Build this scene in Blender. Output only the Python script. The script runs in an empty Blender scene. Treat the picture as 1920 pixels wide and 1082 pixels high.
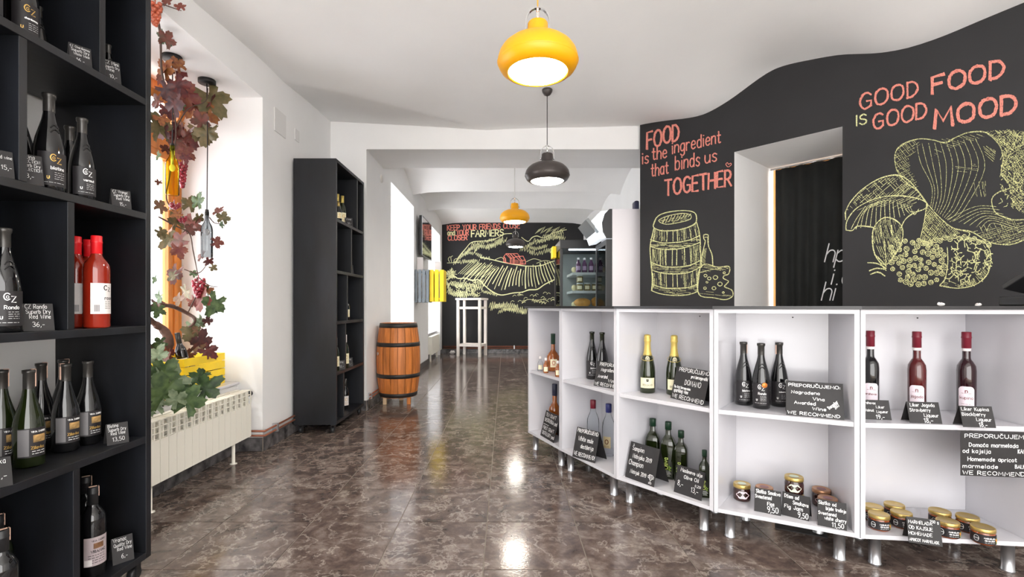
import bpy, bmesh, math, random
import numpy as np
from mathutils import Vector, Matrix
random.seed(7)
scene = bpy.context.scene
COL = scene.collection
R = math.radians

# ------------------------------------------------------------------ camera, sky, sun, exposure
F, CX, CY, H = 909.0, 947.0, 574.0, 1.107          # focal length and principal point in 1920x1082 pixels, eye height in metres
cd = bpy.data.cameras.new('camera')
cam = bpy.data.objects.new('camera', cd)
COL.objects.link(cam)
cd.sensor_width = 36.0
cd.lens = 36.0 * F / 1920.0
cd.shift_x = (960 - CX) / 1920.0
cd.shift_y = (CY - 541) / 1920.0
cd.clip_start = 0.05
cd.clip_end = 200
cam.location = (0, 0, H)
cam.rotation_euler = (R(90), 0, 0)
scene.camera = cam

world = bpy.data.worlds.new('world')
scene.world = world
world.use_nodes = True
bg = world.node_tree.nodes['Background']
bg.inputs[0].default_value = (1.0, 0.985, 0.965, 1)
bg.inputs[1].default_value = 7.4

sd = bpy.data.lights.new('sun', 'SUN')
sd.energy = 24.0
sd.angle = R(0.6)
sd.color = (1, 0.95, 0.86)
sun = bpy.data.objects.new('sun', sd)
COL.objects.link(sun)
sun.rotation_euler = Vector((0.36, 0.36, -0.93)).to_track_quat('-Z', 'Y').to_euler()

scene.view_settings.view_transform = 'Standard'
scene.view_settings.look = 'None'
scene.view_settings.gamma = 1
scene.view_settings.use_curve_mapping = False
scene.view_settings.exposure = -0.1

# ------------------------------------------------------------------ helpers
def at(px, py, Y):
    return Vector(((px - CX) * Y / F, Y, H - (py - CY) * Y / F))

def on(px, py, z):
    Y = F * (H - z) / (py - CY)
    return Vector(((px - CX) * Y / F, Y, z))

def lin(c):
    out = []
    for v in c[:3]:
        v = v / 255.0
        out.append(v / 12.92 if v <= 0.04045 else ((v + 0.055) / 1.055) ** 2.4)
    return (out[0], out[1], out[2], 1)

def mat(name, rgb, rough=0.5, metal=0.0, var=0.0, scale=8.0, bump=0.0, bscale=60.0, emit=0.0, trans=0.0, coat=0.0, stretch=None, rand=0.0, spec=None, alt=None):
    m = bpy.data.materials.new(name)
    m.use_nodes = True
    nt = m.node_tree
    b = nt.nodes['Principled BSDF']
    c = lin(rgb)
    b.inputs['Base Color'].default_value = c
    b.inputs['Roughness'].default_value = rough
    b.inputs['Metallic'].default_value = metal
    if spec is not None:
        b.inputs['Specular IOR Level'].default_value = spec
    if trans:
        b.inputs['Transmission Weight'].default_value = trans
    if coat:
        b.inputs['Coat Weight'].default_value = coat
        b.inputs['Coat Roughness'].default_value = 0.08
    if emit:
        b.inputs['Emission Color'].default_value = c
        b.inputs['Emission Strength'].default_value = emit
    if var or bump or alt:
        tc = nt.nodes.new('ShaderNodeTexCoord')
        mp = nt.nodes.new('ShaderNodeMapping')
        nt.links.new(tc.outputs['Object'], mp.inputs['Vector'])
        if stretch:
            mp.inputs['Scale'].default_value = stretch
        if rand:
            oi = nt.nodes.new('ShaderNodeObjectInfo')
            mu = nt.nodes.new('ShaderNodeMath'); mu.operation = 'MULTIPLY'; mu.inputs[1].default_value = 37.0
            nt.links.new(oi.outputs['Random'], mu.inputs[0])
            cb = nt.nodes.new('ShaderNodeCombineXYZ')
            for i in range(3):
                nt.links.new(mu.outputs[0], cb.inputs[i])
            nt.links.new(cb.outputs[0], mp.inputs['Location'])
    if var or alt:
        nz = nt.nodes.new('ShaderNodeTexNoise')
        nz.inputs['Scale'].default_value = scale
        nz.inputs['Detail'].default_value = 6
        nt.links.new(mp.outputs[0], nz.inputs['Vector'])
        rp = nt.nodes.new('ShaderNodeValToRGB')
        lo = tuple(max(0, v * (1 - var)) for v in c[:3]) + (1,)
        hi = lin(alt) if alt else tuple(min(1, v * (1 + var)) for v in c[:3]) + (1,)
        rp.color_ramp.elements[0].position = 0.35; rp.color_ramp.elements[0].color = lo
        rp.color_ramp.elements[1].position = 0.65; rp.color_ramp.elements[1].color = hi
        nt.links.new(nz.outputs['Fac'], rp.inputs['Fac'])
        nt.links.new(rp.outputs['Color'], b.inputs['Base Color'])
    if bump:
        n2 = nt.nodes.new('ShaderNodeTexNoise')
        n2.inputs['Scale'].default_value = bscale
        n2.inputs['Detail'].default_value = 3
        nt.links.new(mp.outputs[0], n2.inputs['Vector'])
        bp = nt.nodes.new('ShaderNodeBump')
        bp.inputs['Strength'].default_value = bump
        bp.inputs['Distance'].default_value = 0.01
        nt.links.new(n2.outputs['Fac'], bp.inputs['Height'])
        nt.links.new(bp.outputs[0], b.inputs['Normal'])
    return m

def glassy(name, rgb, refl=0.12):
    """thin clear or tinted glass: straight-through tint plus a fresnel gloss"""
    m = bpy.data.materials.new(name)
    m.use_nodes = True
    nt = m.node_tree
    nt.nodes.clear()
    o = nt.nodes.new('ShaderNodeOutputMaterial')
    t = nt.nodes.new('ShaderNodeBsdfTransparent'); t.inputs[0].default_value = lin(rgb)
    g = nt.nodes.new('ShaderNodeBsdfGlossy'); g.inputs['Roughness'].default_value = 0.03
    lw = nt.nodes.new('ShaderNodeLayerWeight'); lw.inputs['Blend'].default_value = refl
    mx = nt.nodes.new('ShaderNodeMixShader')
    nt.links.new(lw.outputs['Fresnel'], mx.inputs[0])
    nt.links.new(t.outputs[0], mx.inputs[1]); nt.links.new(g.outputs[0], mx.inputs[2])
    nt.links.new(mx.outputs[0], o.inputs[0])
    return m

def chalky(name, rgb, lo=0.42, hi=0.5, scale=170.0, floor=0.25):
    """chalk marks: broken, grainy colour that lets the board show through"""
    m = bpy.data.materials.new(name)
    m.use_nodes = True
    nt = m.node_tree
    nt.nodes.clear()
    o = nt.nodes.new('ShaderNodeOutputMaterial')
    t = nt.nodes.new('ShaderNodeBsdfTransparent')
    d = nt.nodes.new('ShaderNodeBsdfDiffuse'); d.inputs[0].default_value = lin(rgb)
    tc = nt.nodes.new('ShaderNodeTexCoord')
    nz = nt.nodes.new('ShaderNodeTexNoise'); nz.inputs['Scale'].default_value = scale; nz.inputs['Detail'].default_value = 2
    rp = nt.nodes.new('ShaderNodeValToRGB')
    rp.color_ramp.elements[0].position = lo; rp.color_ramp.elements[0].color = (floor, floor, floor, 1)
    rp.color_ramp.elements[1].position = hi; rp.color_ramp.elements[1].color = (1, 1, 1, 1)
    mx = nt.nodes.new('ShaderNodeMixShader')
    nt.links.new(tc.outputs['Object'], nz.inputs['Vector'])
    nt.links.new(nz.outputs['Fac'], rp.inputs['Fac'])
    nt.links.new(rp.outputs['Color'], mx.inputs[0])
    nt.links.new(t.outputs[0], mx.inputs[1]); nt.links.new(d.outputs[0], mx.inputs[2])
    nt.links.new(mx.outputs[0], o.inputs[0])
    return m

class MB:
    """collects simple shapes into one mesh"""
    def __init__(self, off=None):
        self.v = []; self.f = []; self.m = []; self.s = []
        self.off = Vector(off) if off is not None else Vector((0, 0, 0))
    def _add(self, vs, fs, mi=0, smooth=False):
        k = len(self.v)
        self.v += [tuple(Vector(p) - self.off) for p in vs]
        for f in fs:
            self.f.append(tuple(i + k for i in f)); self.m.append(mi); self.s.append(smooth)
        return self
    def box(self, x0, x1, y0, y1, z0, z1, mi=0, M=None):
        vs = [Vector((x, y, z)) for z in (z0, z1) for y in (y0, y1) for x in (x0, x1)]
        if M is not None:
            vs = [M @ p for p in vs]
        return self._add(vs, [(0, 2, 3, 1), (4, 5, 7, 6), (0, 1, 5, 4), (2, 6, 7, 3), (0, 4, 6, 2), (1, 3, 7, 5)], mi)
    def prism(self, poly, z0, z1, mi=0, front=None):
        """polygon in plan, counter-clockwise, extruded; front = {edge index: material}"""
        n = len(poly)
        vs = [Vector((p[0], p[1], z0)) for p in poly] + [Vector((p[0], p[1], z1)) for p in poly]
        self._add(vs, [tuple(range(n))[::-1], tuple(range(n, 2 * n))], mi)
        for i in range(n):
            j = (i + 1) % n
            k = front.get(i, mi) if front else mi
            self._add([vs[i], vs[j], vs[j + n], vs[i + n]], [(0, 1, 2, 3)], k)
        return self
    def lathe(self, prof, n=24, c=(0, 0, 0), mi=0, smooth=True, M=None, a0=0.0, a1=None):
        c = Vector(c); full = a1 is None
        if full: a1 = a0 + 2 * math.pi
        cols = n if full else n + 1
        vs = []; fs = []
        for r, z in prof:
            for k in range(cols):
                a = a0 + (a1 - a0) * k / n
                p = Vector((r * math.cos(a), r * math.sin(a), z))
                if M is not None: p = M @ p
                vs.append(p + c)
        for i in range(len(prof) - 1):
            for k in range(n):
                k2 = (k + 1) % cols
                q = [i * cols + k, i * cols + k2, (i + 1) * cols + k2, (i + 1) * cols + k]
                if prof[i][0] < 1e-6: q = [q[0], q[2], q[3]]
                elif prof[i + 1][0] < 1e-6: q = [q[0], q[1], q[2]]
                fs.append(tuple(q))
        return self._add(vs, fs, mi, smooth)
    def tube(self, pts, r, n=8, mi=0, cap=True):
        pts = [Vector(p) for p in pts]
        rs = r if isinstance(r, (list, tuple)) else [r] * len(pts)
        vs = []; fs = []; up = None
        for i, p in enumerate(pts):
            t = (pts[min(i + 1, len(pts) - 1)] - pts[max(i - 1, 0)]).normalized()
            if up is None:
                up = Vector((0, 0, 1)) if abs(t.z) < 0.9 else Vector((1, 0, 0))
            a = t.cross(up).normalized(); up = a.cross(t).normalized()
            for k in range(n):
                w = 2 * math.pi * k / n
                vs.append(p + (a * math.cos(w) + up * math.sin(w)) * rs[i])
        for i in range(len(pts) - 1):
            for k in range(n):
                k2 = (k + 1) % n
                fs.append((i * n + k, i * n + k2, (i + 1) * n + k2, (i + 1) * n + k))
        if cap:
            fs.append(tuple(range(n))[::-1]); fs.append(tuple(range((len(pts) - 1) * n, len(pts) * n)))
        return self._add(vs, fs, mi, True)
    def ball(self, c, r, n=10, m=6, mi=0, sq=(1, 1, 1)):
        prof = [(max(0, r * math.sin(math.pi * i / m)), -r * math.cos(math.pi * i / m)) for i in range(m + 1)]
        prof[0] = (0, -r); prof[-1] = (0, r)
        return self.lathe(prof, n, c, mi, True, Matrix.Diagonal((sq[0], sq[1], sq[2])))
    def ribbon(self, pts, w, fn, mi=0):
        """a flat stroke of width w along 2D points, each corner mapped by fn(u, v) -> 3D"""
        n = len(pts)
        if n < 2: return self
        vs = []
        for i in range(n):
            ax, ay = pts[max(i - 1, 0)]; bx, by = pts[min(i + 1, n - 1)]
            tx, ty = bx - ax, by - ay
            L = math.hypot(tx, ty) or 1e-9
            nx, ny = -ty / L * w / 2, tx / L * w / 2
            e = (0 if 0 < i < n - 1 else (-1 if i == 0 else 1)) * w * 0.35 / L
            px, py = pts[i][0] + tx * e, pts[i][1] + ty * e
            vs.append(fn(px + nx, py + ny)); vs.append(fn(px - nx, py - ny))
        return self._add(vs, [(2 * i, 2 * i + 1, 2 * i + 3, 2 * i + 2) for i in range(n - 1)], mi)
    def mesh(self, name, mats):
        me = bpy.data.meshes.new(name)
        me.from_pydata(self.v, [], self.f)
        for m in (mats if isinstance(mats, (list, tuple)) else [mats]):
            me.materials.append(m)
        me.polygons.foreach_set('material_index', self.m)
        me.polygons.foreach_set('use_smooth', self.s)
        me.update()
        return me
    def build(self, name, mats, parent=None, bevel=0.0):
        o = bpy.data.objects.new(name, self.mesh(name, mats))
        COL.objects.link(o)
        if parent is not None: o.parent = parent
        if bevel:
            b = o.modifiers.new('bevel', 'BEVEL'); b.width = bevel; b.segments = 2; b.limit_method = 'ANGLE'
        return o

def tag(o, label=None, cat=None, group=None, kind=None):
    if label: o['label'] = label
    if cat: o['category'] = cat
    if group: o['group'] = group
    if kind: o['kind'] = kind
    return o

def thing(name, label, cat, loc=(0, 0, 0), rotz=0.0, group=None, scale=1.0):
    o = bpy.data.objects.new(name, None)
    o.empty_display_size = 0.05
    COL.objects.link(o)
    o.location = loc; o.rotation_euler = (0, 0, rotz)
    if scale != 1.0: o.scale = (scale, scale, scale)
    return tag(o, label, cat, group)

def put(name, me, parent, label=None):
    o = bpy.data.objects.new(name, me)
    COL.objects.link(o); o.parent = parent
    if label: o['label'] = label
    return o

def facing(x, y):
    """rotation about Z that turns local -Y towards the eye"""
    return math.atan2(-x, y)

# ------------------------------------------------------------------ single-stroke hand lettering
FONT = {
'A': (7, "0,0 3.5,10 7,0|1.3,4 5.7,4"), 'B': (6, "0,0 0,10|~0,10 4,9.8 5,7.8 4,5.6 0,5.3|~0,5.3 4.5,5 6,2.8 4.5,.3 0,0"),
'C': (6.5, "~6.2,8.5 4,10 1.5,8.8 .2,5 1.5,1.2 4,0 6.3,1.6"), 'D': (6.5, "0,0 0,10|~0,10 4,9.3 6.4,5 4,.7 0,0"),
'E': (5.5, "5.5,10 0,10 0,0 5.5,0|0,5.2 4.5,5.2"), 'F': (5.5, "5.5,10 0,10 0,0|0,5.2 4.5,5.2"),
'G': (7, "~6.4,8.5 4,10 1.4,8.7 .2,5 1.4,1.2 4,0 6.6,1.5|6.6,1.5 6.6,4.6 4,4.6"), 'H': (6.5, "0,0 0,10|6.5,0 6.5,10|0,5.2 6.5,5.2"),
'I': (1, ".5,0 .5,10"), 'J': (5, "~4.6,10 4.6,3 3.6,.4 1.6,.2 .2,2"), 'K': (6, "0,0 0,10|5.6,10 0,4.5|1.6,6 6,0"),
'L': (5, "0,10 0,0 5,0"), 'M': (8, "0,0 .8,10 4,3 7.2,10 8,0"), 'N': (6.5, "0,0 0,10 6.5,0 6.5,10"),
'O': (7.5, "~3.7,10 1,8.6 .1,5 1,1.4 3.7,0 6.5,1.4 7.4,5 6.5,8.6 3.7,10"), 'P': (6, "0,0 0,10|~0,10 4.2,9.8 5.8,7.3 4.2,4.8 0,4.6"),
'Q': (7.5, "~3.7,10 1,8.6 .1,5 1,1.4 3.7,0 6.5,1.4 7.4,5 6.5,8.6 3.7,10|4.8,2.4 7.4,-.8"),
'R': (6.3, "0,0 0,10|~0,10 4.2,9.8 5.8,7.3 4.2,4.8 0,4.6|2.5,4.6 6.2,0"),
'S': (6, "~5.6,8.6 3.2,10 .7,8.6 .9,6.2 3,5.2 5.3,4 5.6,1.6 3,0 .2,1.5"), 'T': (6.5, "0,10 6.5,10|3.2,10 3.2,0"),
'U': (6.5, "~0,10 0,3.5 1,.6 3.2,0 5.5,.6 6.5,3.5 6.5,10"), 'V': (6.5, "0,10 3.2,0 6.5,10"), 'W': (9, "0,10 2.2,0 4.5,8 6.8,0 9,10"),
'X': (6, "0,0 6,10|0,10 6,0"), 'Y': (6, "0,10 3,5 6,10|3,5 3,0"), 'Z': (6, "0,10 6,10 0,0 6,0"),
'a': (5, "~4.6,5 3,6.5 .8,5.6 .2,3 1,.6 2.8,.1 4.6,2|4.6,6.4 4.6,0"), 'b': (5, "0,10 0,0|~0,4.6 2,6.4 4.3,5.6 4.8,3 4,.6 2,0 0,1.6"),
'c': (4.5, "~4.3,5.4 2.6,6.5 .8,5.4 .2,3 1,.7 2.7,0 4.4,1"), 'd': (5, "4.8,10 4.8,0|~4.8,4.6 3,6.4 .8,5.6 .2,3 1,.6 2.9,0 4.8,1.6"),
'e': (4.8, "~.3,3.4 4.5,3.6 4.2,5.6 2.5,6.5 .8,5.4 .2,3 1,.7 2.8,0 4.6,1.1"), 'f': (3.6, "~3.6,9.3 2.4,10 1.4,8.6 1.3,4 1.3,0|0,6 3.2,6"),
'g': (5, "~4.6,5 3,6.5 .8,5.6 .2,3.2 1,1 2.8,.6 4.6,2.2|~4.6,6.4 4.6,-1 3.6,-3 1.6,-3 .4,-2"), 'h': (4.8, "0,10 0,0|~0,4 1.4,6.1 3.3,6.4 4.6,5 4.7,2.5 4.7,0"),
'i': (1, ".5,0 .5,6.4|.4,8.6 .6,8.9"), 'j': (2.5, "~2.2,6.4 2.2,-1 1.4,-2.9 0,-2.8|2.1,8.6 2.3,8.9"), 'k': (4.6, "0,10 0,0|4.2,6.4 0,2.6|1.2,3.7 4.6,0"),
'l': (1, ".5,10 .5,0"), 'm': (7.6, "0,6.4 0,0|~0,4.2 1.2,6 2.6,6.3 3.6,5 3.8,0|~3.8,4.2 5,6 6.4,6.3 7.4,5 7.6,0"),
'n': (4.8, "0,6.4 0,0|~0,4.2 1.4,6.1 3.3,6.4 4.6,5 4.7,0"), 'o': (5, "~2.5,6.5 .8,5.6 .1,3.2 .9,.8 2.5,0 4.1,.8 4.9,3.2 4.1,5.6 2.5,6.5"),
'p': (5, "0,6.4 0,-3|~0,4.6 2,6.4 4.3,5.6 4.8,3.2 4,.8 2,.2 0,1.6"), 'q': (5, "4.8,6.4 4.8,-3|~4.8,4.6 3,6.4 .8,5.6 .2,3.2 1,.8 2.9,.2 4.8,1.6"),
'r': (3.6, "0,6.4 0,0|~0,4 1.2,5.9 2.6,6.4 3.6,5.8"), 's': (4.4, "~4.1,5.5 2.4,6.5 .6,5.5 1,3.9 3.3,2.8 4,1.2 2.2,0 .2,1"),
't': (3.8, "~1.6,9.4 1.6,2 2.3,.2 3.8,.6|0,6.4 3.6,6.4"), 'u': (4.8, "~0,6.4 0,2.4 .9,.3 2.6,0 4.7,2.4|4.7,6.4 4.7,0"),
'v': (4.6, "0,6.4 2.3,0 4.6,6.4"), 'w': (6.6, "0,6.4 1.6,0 3.3,5.4 5,0 6.6,6.4"), 'x': (4.6, "0,0 4.6,6.4|0,6.4 4.6,0"),
'y': (4.8, "0,6.4 2.4,.4|4.8,6.4 2.4,.4 .8,-3"), 'z': (4.4, "0,6.4 4.4,6.4 0,0 4.4,0"),
'0': (5.5, "~2.7,10 .7,8.4 .1,5 .7,1.6 2.7,0 4.8,1.6 5.4,5 4.8,8.4 2.7,10"), '1': (3, "0,7.6 2.2,10 2.2,0"),
'2': (5.2, "~.2,8 2,10 4.6,9 4.8,6.8 2.6,3.4 0,0|0,0 5.2,0"), '3': (5, "~.3,9 2.6,10 4.6,8.6 4.2,6.2 2.2,5.4 4.6,4.4 4.9,1.8 2.6,0 0,1.2"),
'4': (5.4, "3.6,0 3.6,10 0,3.2 5.4,3.2"), '5': (5.2, "4.8,10 .8,10 .4,5.6|~.4,5.6 2.8,6.2 5,4.6 4.8,1.6 2.4,0 0,1"),
'6': (5.2, "~4.4,9.6 1.8,7.8 .2,3.6 1,.6 3,0 5,1.6 4.8,4.4 2.8,5.4 .4,3.4"), '7': (5, "0,10 5,10 1.8,0"),
'8': (5.2, "~2.6,5.4 .6,7.4 1,9.5 2.6,10 4.4,9.4 4.6,7.4 2.6,5.4 .2,3 .8,.6 2.6,0 4.6,.6 5,3 2.6,5.4"),
'9': (5.2, "~4.8,6.4 2.6,4.6 .4,6 .6,9 2.6,10 4.6,8.8 4.8,6.4 4.2,2 2.2,0"),
'.': (1, ".3,0 .7,.5"), ',': (1.6, "1.2,.8 .3,-1.8"), ':': (1, ".4,1 .6,1.5|.4,5.2 .6,5.7"), '!': (1, ".5,10 .5,3|.4,0 .6,.5"),
'-': (4, "0,3.6 4,3.6"), '=': (4, "0,4.6 4,4.6|0,2.6 4,2.6"), '(': (2.4, "~2.2,11 .6,8 .2,5 .6,2 2.2,-1"), ')': (2.4, "~.2,11 1.8,8 2.2,5 1.8,2 .2,-1"),
'&': (6.5, "~6.4,0 1.6,7 2,9.6 3.6,9.6 4,7.6 .8,4.2 .4,1.6 2.4,0 4.6,1 6.2,4.4"), '/': (4, "0,-1 4,11"), '\'': (1, ".5,10 .5,7.5"), ' ': (3.5, ""),
}
ACC = {'č': ('c', 'v'), 'š': ('s', 'v'), 'ž': ('z', 'v'), 'Č': ('C', 'V'), 'Š': ('S', 'V'), 'Ž': ('Z', 'V'), 'ć': ('c', 'a'), 'đ': ('d', 'd')}

def smooth_pts(p, sub=4):
    if len(p) < 3: return list(p)
    out = []
    closed = p[0] == p[-1]
    for i in range(len(p) - 1):
        p0 = p[i - 1] if i > 0 else (p[-2] if closed else p[0])
        p3 = p[i + 2] if i + 2 < len(p) else (p[1] if closed else p[-1])
        p1, p2 = p[i], p[i + 1]
        for k in range(sub):
            t = k / sub; t2 = t * t; t3 = t2 * t
            out.append(tuple(0.5 * (2 * p1[j] + (p2[j] - p0[j]) * t + (2 * p0[j] - 5 * p1[j] + 4 * p2[j] - p3[j]) * t2 + (3 * p1[j] - p0[j] - 3 * p2[j] + p3[j]) * t3) for j in (0, 1)))
    out.append(p[-1])
    return out

def parse(s, sub):
    polys = []
    for part in s.split('|'):
        if not part: continue
        sm = part[0] == '~'
        pts = [tuple(float(a) for a in q.split(',')) for q in part.lstrip('~').split()]
        polys.append(smooth_pts(pts, sub) if sm else pts)
    return polys

def text_polys(txt, gap=2.0, jit=0.0, sub=3, slant=0.0):
    """strokes of a line of text, cap height 1; returns (polylines, width)"""
    x = 0.0; out = []
    for ch in txt:
        acc = None
        if ch in ACC: ch, acc = ACC[ch]
        w, s = FONT.get(ch, FONT[' '])
        polys = parse(s, sub)
        top = 10 if ch.isupper() else 6.5
        if acc in ('v', 'V'): polys.append([(w / 2 - 1.4, top + 3), (w / 2, top + 1.3), (w / 2 + 1.4, top + 3)])
        if acc == 'a': polys.append([(w / 2 - .3, top + 1.2), (w / 2 + 1.2, top + 3)])
        if acc == 'd': polys.append([(3, 8.4), (6, 8.4)])
        dy = random.uniform(-jit, jit); k = 1 + random.uniform(-jit, jit) * 0.12
        for p in polys:
            out.append([((x + a * k + slant * b) / 10, (b * k + dy) / 10) for a, b in p])
        x += w + gap
    return out, max(x - gap, 1) / 10

# ------------------------------------------------------------------ materials
M_wall = mat('white_plaster', (233, 232, 231), 0.85, bump=0.05, bscale=45, var=0.015, scale=3)
M_ceil = mat('ceiling_plaster', (241, 240, 239), 0.9, bump=0.04, bscale=25, var=0.015, scale=2)
M_black = mat('chalkboard_paint', (31, 30, 32), 0.7, var=0.14, scale=2.5, bump=0.03, bscale=90)
M_shelfblack = mat('black_stained_board', (16, 18, 23), 0.45, var=0.55, scale=7, bump=0.06, bscale=30, stretch=(1.2, 1.2, 0.35), rand=1)
M_white = mat('white_laminate', (206, 205, 210), 0.16, var=0.01)
M_counter = mat('black_counter_laminate', (30, 29, 31), 0.35, var=0.1)
M_alu = mat('brushed_aluminium', (196, 198, 202), 0.3, 0.9)
M_chrome = mat('chrome', (215, 215, 215), 0.15, 1.0)
M_rad = mat('radiator_enamel', (236, 232, 220), 0.4)
M_yellowlamp = mat('yellow_enamel', (244, 170, 4), 0.42)
M_blacklamp = mat('bronze_black_enamel', (74, 68, 66), 0.36, 0.3)
M_diff = mat('lamp_glow', (255, 247, 234), 0.5, emit=85.0)
M_cordy = mat('yellow_cord', (222, 160, 60), 0.6)
M_cordb = mat('dark_cord', (40, 36, 36), 0.6)
M_cordw = mat('pale_cord', (200, 196, 190), 0.6)
M_sign = mat('slate_card', (34, 32, 33), 0.6, var=0.12, scale=20)
M_chalkw = mat('white_chalk_pen', (240, 240, 240), 0.8)
M_gold = mat('gold_print', (206, 168, 92), 0.35, 0.6)
M_wood_orange = mat('varnished_pine', (206, 124, 48), 0.4, var=0.22, scale=5, stretch=(4, 4, 0.6))
M_barrel = mat('oak_stave', (190, 112, 50), 0.5, var=0.3, scale=4, stretch=(5, 5, 0.5), bump=0.08, bscale=30, rand=1)
M_barrelend = mat('barrel_head_oak', (206, 176, 140), 0.6, var=0.2, scale=6)
M_iron = mat('dark_iron_hoop', (50, 47, 45), 0.5, 0.4, var=0.2)
M_yellowwood = mat('yellow_painted_wood', (242, 206, 20), 0.5, var=0.07, scale=6, rand=1)
M_greywood = mat('grey_painted_wood', (100, 107, 112), 0.55, var=0.1, scale=6, rand=1)
M_whitewood = mat('white_painted_wood', (232, 224, 216), 0.5, var=0.03)
M_copper = mat('copper_pipe', (150, 92, 70), 0.4, 0.5)
M_base = mat('dark_marble_skirting', (66, 64, 66), 0.25, var=0.4, scale=14, alt=(108, 104, 104), rand=1)
M_rubber = mat('black_plastic', (26, 26, 28), 0.45)
M_glasspane = glassy('window_glass', (250, 252, 255), 0.06)
M_clear = glassy('clear_bottle_glass', (247, 249, 250), 0.08)
M_lampclear = glassy('clear_lamp_glass', (196, 200, 202), 0.3)
M_yglass = glassy('yellow_bottle_glass', (255, 251, 140), 0.12)
M_case = glassy('showcase_glass', (236, 240, 241), 0.08)
M_dark = mat('dark_bottle_glass', (16, 16, 18), 0.06, coat=0.5)
M_green = mat('dark_green_glass', (30, 38, 16), 0.07, coat=0.5)
M_olive = mat('deep_olive_glass', (24, 31, 10), 0.08, coat=0.5)
M_rose = mat('rose_wine_glass', (140, 36, 20), 0.06, coat=0.5, var=0.15, scale=6)
M_redl = mat('strawberry_liqueur_glass', (78, 16, 18), 0.06, coat=0.5)
M_darkl = mat('blackberry_liqueur_glass', (40, 14, 20), 0.06, coat=0.5)
M_brandy = mat('amber_brandy_glass', (146, 78, 28), 0.06, coat=0.5, var=0.2, scale=10)
M_redcap = mat('red_capsule', (222, 26, 34), 0.35)
M_wine = mat('maroon_capsule', (112, 22, 40), 0.4)
M_greencap = mat('green_capsule', (24, 54, 36), 0.4)
M_bluecap = mat('blue_capsule', (40, 46, 110), 0.4)
M_navycap = mat('navy_capsule', (34, 36, 58), 0.4)
M_goldfoil = mat('gold_foil', (222, 196, 106), 0.35, 0.35, bump=0.25, bscale=200)
M_silver = mat('silver_neck_foil', (66, 64, 62), 0.28, 0.5)
M_black_label = mat('black_label', (30, 27, 30), 0.5)
M_grey_label = mat('grey_label', (112, 110, 112), 0.5)
M_paper = mat('white_label', (228, 222, 220), 0.6)
M_cream = mat('cream_label', (232, 224, 190), 0.6)
M_pale = mat('pale_lilac_label', (232, 218, 226), 0.6)
M_mint = mat('pale_mint_label', (216, 226, 208), 0.6)
M_tax = mat('pink_tax_strip', (228, 188, 168), 0.6)
M_ink = mat('dark_ink', (40, 36, 38), 0.7)
M_greenink = mat('green_ink', (140, 176, 60), 0.6)
M_copperseal = mat('copper_medal', (212, 128, 58), 0.4, 0.4)
M_silverseal = mat('silver_medal', (180, 180, 178), 0.4, 0.4)
M_figjam = mat('dark_fig_jam', (52, 24, 20), 0.1, coat=0.5, var=0.3, scale=60)
M_apricot = mat('apricot_jam', (136, 66, 28), 0.1, coat=0.5, var=0.3, scale=60)
M_goldlid = mat('gold_jar_lid', (200, 172, 104), 0.3, 0.75)
M_copperlid = mat('copper_jar_lid', (190, 142, 108), 0.3, 0.7)
C_red = chalky('red_chalk', (226, 142, 128), .36, .46, 170, .4)
C_yel = chalky('pale_yellow_chalk', (226, 226, 168), .4, .52, 190, .2)
C_yel2 = chalky('thin_yellow_chalk', (214, 214, 156), 0.44, 0.56)
C_whi = chalky('white_chalk', (226, 226, 226))
C_faryel = chalky('far_yellow_chalk', (238, 238, 186), 0.26, 0.36, 60, .6)
C_farred = chalky('far_red_chalk', (242, 146, 130), 0.26, 0.36, 60, .75)

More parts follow.
